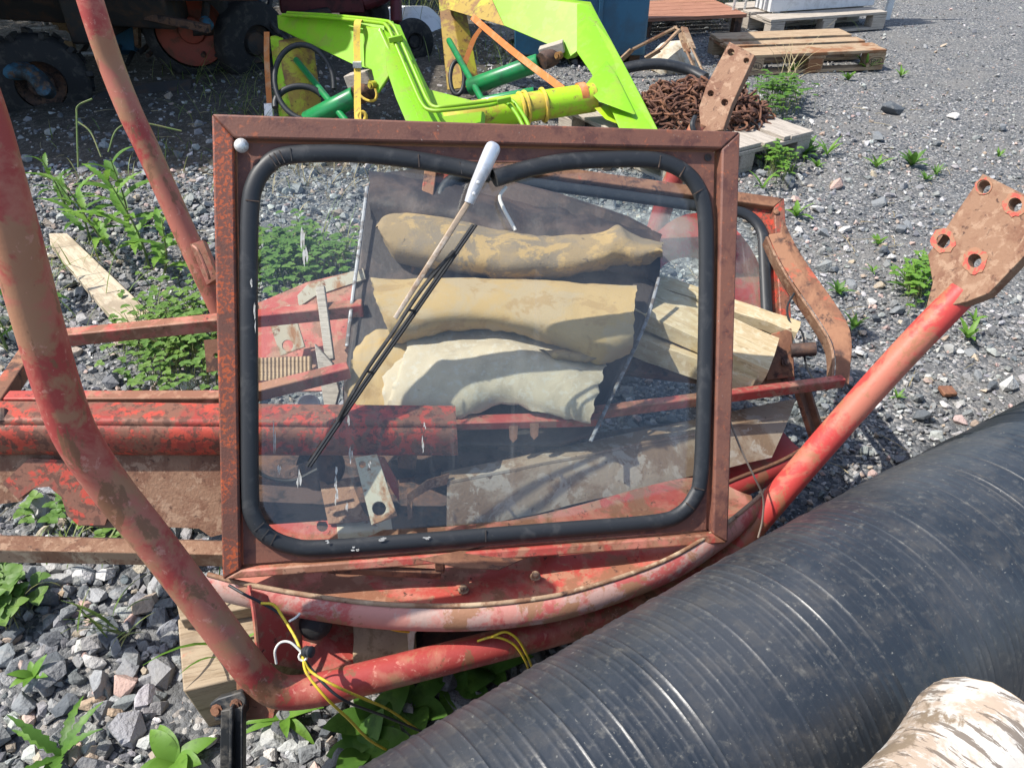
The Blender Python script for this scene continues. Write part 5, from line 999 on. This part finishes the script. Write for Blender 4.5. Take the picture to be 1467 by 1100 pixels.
def clover(name, label, poly, n, h, seed, mat='leaf_clover', r=.016):
    """ground cover between picture points (x0,y0,x1,y1) on the ground"""
    rd = random.Random(seed); mb = MB(); ms = MB(); x0, y0, x1, y1 = poly
    for i in range(n):
        u, v = rd.gauss(.5, .23), rd.gauss(.5, .23); g = G(x0 + (x1 - x0) * u, y0 + (y1 - y0) * v, .02); hh = h * rd.uniform(.5, 1.25) * (1 - .6 * min(1, (abs(u - .5) + abs(v - .5)))); t_ = g + Vector((rd.uniform(-.03, .03), rd.uniform(-.03, .03), hh))
        ms.tube([g, g.lerp(t_, .6) + Vector((.004, 0, .005)), t_], .0011, 4, cap=False); a0 = rd.uniform(0, 6.3); rr_ = r * rd.uniform(.7, 1.2)
        for k in range(3):
            a = a0 + k * 2.09; leaf(mb, t_, (math.cos(a), math.sin(a), rd.uniform(.0, .5)), rr_ * 1.5, rr_ * .72, .4, 0, .3, 5, shape=.75)
    t = thing(name, label, 'plant', G((x0 + x1) / 2, (y0 + y1) / 2, 0)); o = obj('foliage', mb, mat, t, smooth=50); o['kind'] = 'stuff'; o = obj('stems', ms, 'stem', t); o['kind'] = 'stuff'; return t
clover('clover_patch', 'dense green clover patch between the square tubes and the plank', (170, 415, 360, 590), 420, .12, 1, r=.0125)
clover('clover_patch', 'leafy green clover clump seen through the pane', (330, 335, 530, 440), 420, .13, 2, r=.0135)
clover('clover_patch', 'small clover tuft at the edge of the coarse stones', (-30, 830, 50, 905), 70, .08, 3, r=.018)
clover('clover_patch', 'low clover showing under the ragged rusty skirt', (30, 700, 320, 770), 130, .06, 4)
# tall sow thistles left
for i, (x, y, h, n, L, w, lean) in enumerate([(215, 385, .42, 11, .24, .024, (-.06, 0)), (170, 375, .36, 10, .22, .022, (-.09, -.03)), (235, 395, .26, 9, .2, .024, (.07, -.02)), (130, 350, .30, 9, .2, .018, (-.05, 0)), (185, 330, .34, 9, .22, .03, (.02, 0)), (10, 500, .42, 10, .24, .022, (-.03, .02)), (40, 440, .34, 9, .2, .018, (.03, 0)), (95, 300, .26, 8, .18, .02, (-.03, 0))]):
    stalk('sow_thistle', ['tall jagged leaved weed growing beside the second roll bar', 'jagged weed growing left of the tallest one by the plank', 'short bright weed at the foot of the second roll bar', 'slender weed at the upper end of the plank', 'broad leaved weed standing in the edge of the machine shade', 'tall weed beside the roll bar upright, by the tube frame', 'slim weed between roll bar upright and plank', 'small weed in the machine shade beyond the plank'][i], G(x, y, 0), h, n, L, w, 1 if i not in (4, 6) else 0, 'leaf_bright' if i in (0, 1, 2, 5) else 'leaf', 20 + i, lean)
for i, (pts) in enumerate([[(112, 240, 3.55), (110, 170, 3.55), (112, 152, 3.55), (132, 142, 3.55)], [(145, 225, 3.5), (130, 190, 3.5), (112, 175, 3.5)], [(155, 218, 3.4), (168, 185, 3.4), (200, 176, 3.45), (260, 188, 3.5)]]):
    mb = MB(); mb.tube(crom([P(*q) for q in pts], 6), .004, 6); setp(obj('dry_stem', mb, 'stem'), ['thin bent weed stem rising in front of the dark skid', 'thin forked weed stem beside the bent one', 'thin arching weed stem passing behind the second roll bar'][i], 'stem')
# near left
rosette('weed_rosette', 'large weed rosette with toothed leaves among the near coarse stones', G(88, 1082, .03), 8, .15, .012, 1, 'leaf', .9, seed=2)
rosette('weed_rosette', 'broad round leaved plantain at the foot of the black flap', G(250, 1092, .01), 7, .085, .022, 0, 'leaf_bright', .9, seed=3)
rosette('weed_rosette', 'small pale seedling among the grey stones', G(48, 968, .03), 6, .05, .010, 0, 'leaf_bright', .9, seed=4)
rosette('weed_rosette', 'narrow leaved green sprout under the roll bar bend', G(408, 1028, .02), 8, .09, .010, 0, 'leaf_bright', .8, seed=5)
for i, (x, y) in enumerate([(540, 1040), (590, 1015), (650, 985), (700, 960), (520, 1075)]):
    rosette('plantain', ['broad plantain growing under the wiring loom', 'plantain with upright oval leaves below the roll bar', 'plantain squeezed between the roll bar and black pipe', 'small plantain below the looped yellow wires', 'low plantain touching the black pipe end'][i], G(x, y, .01), 6, .11, .030, 0, 'leaf', 1.0, seed=30 + i)
grass('grass_tuft', 'sparse grass tuft among the coarse stones beside the roll bar', G(165, 905, .02), 16, .13, 1, .03); grass('grass_tuft', 'grass blades rising behind the angle iron', G(120, 790, .02), 26, .15, 2, .05); grass('grass_tuft', 'long grass blades beside the timber block', G(322, 940, .1), 6, .26, 3, .012, 'leaf_bright', w=.005)
grass('grass_tuft', 'dry grass left of the tube frame', G(15, 470, .0), 60, .3, 4, .12); grass('grass_tuft', 'green grass by the plank end', G(75, 400, 0), 50, .22, 5, .12)
grass('grass_tuft', 'dry straw scattered behind the pane', G(460, 270, 0), 60, .2, 6, .14, 'straw')
# right side of the yard
rd = random.Random(9)
spots = [(1240, 100, .25), (1135, 105, .2), (1290, 60 + 50, .12), (1150, 225, .2), (1185, 222, .18), (1255, 240, .16), (1305, 238, .18), (1140, 310, .14), (1092, 270, .16), (1340, 250, .1), (1258, 350, .10), (1222, 470, .11), (1308, 420, .2), (1300, 405, .18), (1385, 485, .12), (1200, 420, .1), (1250, 390, .08), (1430, 225, .1), (1325, 258, .08), (1170, 240, .12), (1130, 250, .14), (1105, 235, .16), (1395, 460, .08), (1215, 115, .16), (1320, 375, .1), (1285, 570, .06)]
names = ['beside the pallet with stamped blocks', 'in front of the pallet with stamped blocks', 'right of the pallet with stamped blocks', 'near the corner of the grey pallet', 'on the gravel off the grey pallet', 'in the open gravel lane', 'in the open gravel lane', 'beside the second window frame top', 'between grey pallet and window frame', 'in the open gravel lane', 'between the windows and the roll bar plate', 'beside the bowed rusty frame', 'beside the roll bar plate', 'left of the roll bar plate', 'right of the slanting roll bar', 'near the bowed rusty frame', 'in the coarse gravel left of the plate', 'in the open gravel lane', 'in the open gravel lane', 'near the corner of the grey pallet', 'by the grey pallet edge', 'by the grey pallet edge', 'right of the slanting roll bar', 'in front of the pallet with stamped blocks', 'left of the roll bar plate', 'below the slanting roll bar']
from collections import Counter
cnt = Counter(names)
for i, ((x, y, L), nm) in enumerate(zip(spots, names)):
    L *= .72; rosette('weed_sprout', 'small green weed sprouting ' + nm, G(x, y, .005), 7 if i % 3 else 11, L, L * (.07 + .03 * (i % 4)), i % 2, 'leaf_bright' if i % 3 else 'leaf', 1.6, ('weeds ' + nm) if cnt[nm] > 1 else None, 60 + i, False)
clover('weed_clump', 'leafy green weed clump between the chain heap and the brown pallet', (1065, 130, 1160, 180), 150, .17, 8, 'leaf', .020); clover('weed_clump', 'feathery weed clump at the grey pallet corner', (1085, 222, 1140, 270), 90, .13, 9, 'leaf_bright', .013)
clover('weed_clump', 'low bright weed clump by the roll bar plate', (1285, 385, 1340, 445), 90, .10, 10, 'leaf_bright', .013)
clover('weed_clump', 'green weeds behind the rusty table', (930, -10, 1090, 20), 160, .4, 11, 'leaf', .04)
grass('tall_grass', 'tall dry grass growing by the brown pallet', G(1128, 118, 0), 18, .5, 7, .06, 'straw'); grass('tall_grass', 'grass and weeds growing under the loader right arm', G(735, 82, 0), 120, .3, 8, .25); grass('tall_grass', 'tall grass standing behind the white sheet', G(600, 22, 0), 160, .9, 9, .5); grass('tall_grass', 'long grass in the shade of the red disc wheel', G(330, 112, 0), 90, .3, 10, .25)
grass('tall_grass', 'green grass verge beyond the blue container', G(1000, 8, 0), 200, .35, 12, .6); grass('tall_grass', 'grass growing in the deep shade by the mount post', G(360, 160, 0), 90, .22, 13, .22); grass('tall_grass', 'sparse shaded grass between the machine and the weeds', G(250, 240, 0), 80, .16, 14, .35)
# green verge and hedge that closes the view beyond the machines
def bush(label, c, rx, ry, h, n, seed, mat):
    rd = random.Random(seed); t = thing('bush', label, 'bush', c); mb = MB(); ms = MB(); c = Vector(c)
    for i in range(7):
        a = rd.uniform(0, 6.3); ms.tube([c, c + Vector((math.cos(a) * rx * .3, math.sin(a) * ry * .3, h * .5)), c + Vector((math.cos(a) * rx * .7, math.sin(a) * ry * .7, h * .9))], [.03, .02, .006], 6)
    for i in range(n):
        v = Vector((rd.gauss(0, 1), rd.gauss(0, 1), rd.gauss(0, 1))).normalized() * rd.uniform(.55, 1) ; q = c + Vector((v.x * rx, v.y * ry, h * .5 + v.z * h * .5)); q = wob(q, 1.6, .25)
        leaf(mb, q, (rd.gauss(0, 1), rd.gauss(0, 1), rd.gauss(0, .6)), rd.uniform(.06, .12), .028, .3, 0, .2, 3)
    obj('stems', ms, 'wood_tan', t); o = obj('foliage', mb, mat, t, smooth=0); o['kind'] = 'stuff'
bush('leafy green bush beyond the white sheet', (-1.3, 8.9, 0), 1.3, .7, 1.9, 3500, 1, 'leaf'); bush('dark green bush behind the farm machines', (-4.6, 8.8, 0), 1.9, .7, 2.4, 3500, 2, 'leaf_dark')
bush('tall dark bush beside the blue machine, added out of view to block sky light', (-7.4, 6.4, 0), 1.5, 2.6, 5.2, 9000, 5, 'leaf_dark')  # unseen bush put in to keep sky light off the shaded corner
bush('tall leafy bush added to block the sky, behind the implement with the red disc wheel', (-3.2, 9.6, 0), 2.2, .9, 4.6, 9000, 6, 'leaf_dark')  # sky blocker added at the left back to darken the shade
bush('green bush beyond the blue container', (.9, 9.6, 0), 1.3, .6, 1.5, 2500, 3, 'leaf_bright')

# straw and twigs littering the gravel
mb = MB(); rl_ = random.Random(21)
for i in range(260):
    y = rl_.uniform(.8, 5.5); x = rl_.uniform(-1, 1) * (y * .7 + .5); a = rl_.uniform(0, 6.3); L = rl_.uniform(.03, .14); z = gz(x, y) + rl_.uniform(.012, .024); d = Vector((math.cos(a), math.sin(a), rl_.uniform(-.1, .1)))
    p = Vector((x, y, z)); mb.tube([p, p + d * L * .5 + Vector((0, 0, .004)), p + d * L + Vector((rl_.uniform(-.01, .01), rl_.uniform(-.01, .01), 0))], [.0016, .0014, .0008], 4)
setp(obj('straw_litter', mb, 'straw'), 'dry straw and twigs scattered over the gravel', 'litter', kind='stuff')

grass('grass_tuft', 'thin grass growing among the clover by the square tubes', G(240, 500, 0), 90, .2, 31, .07); grass('grass_tuft', 'thin grass growing among the clover behind the pane', G(440, 380, 0), 90, .24, 32, .08)
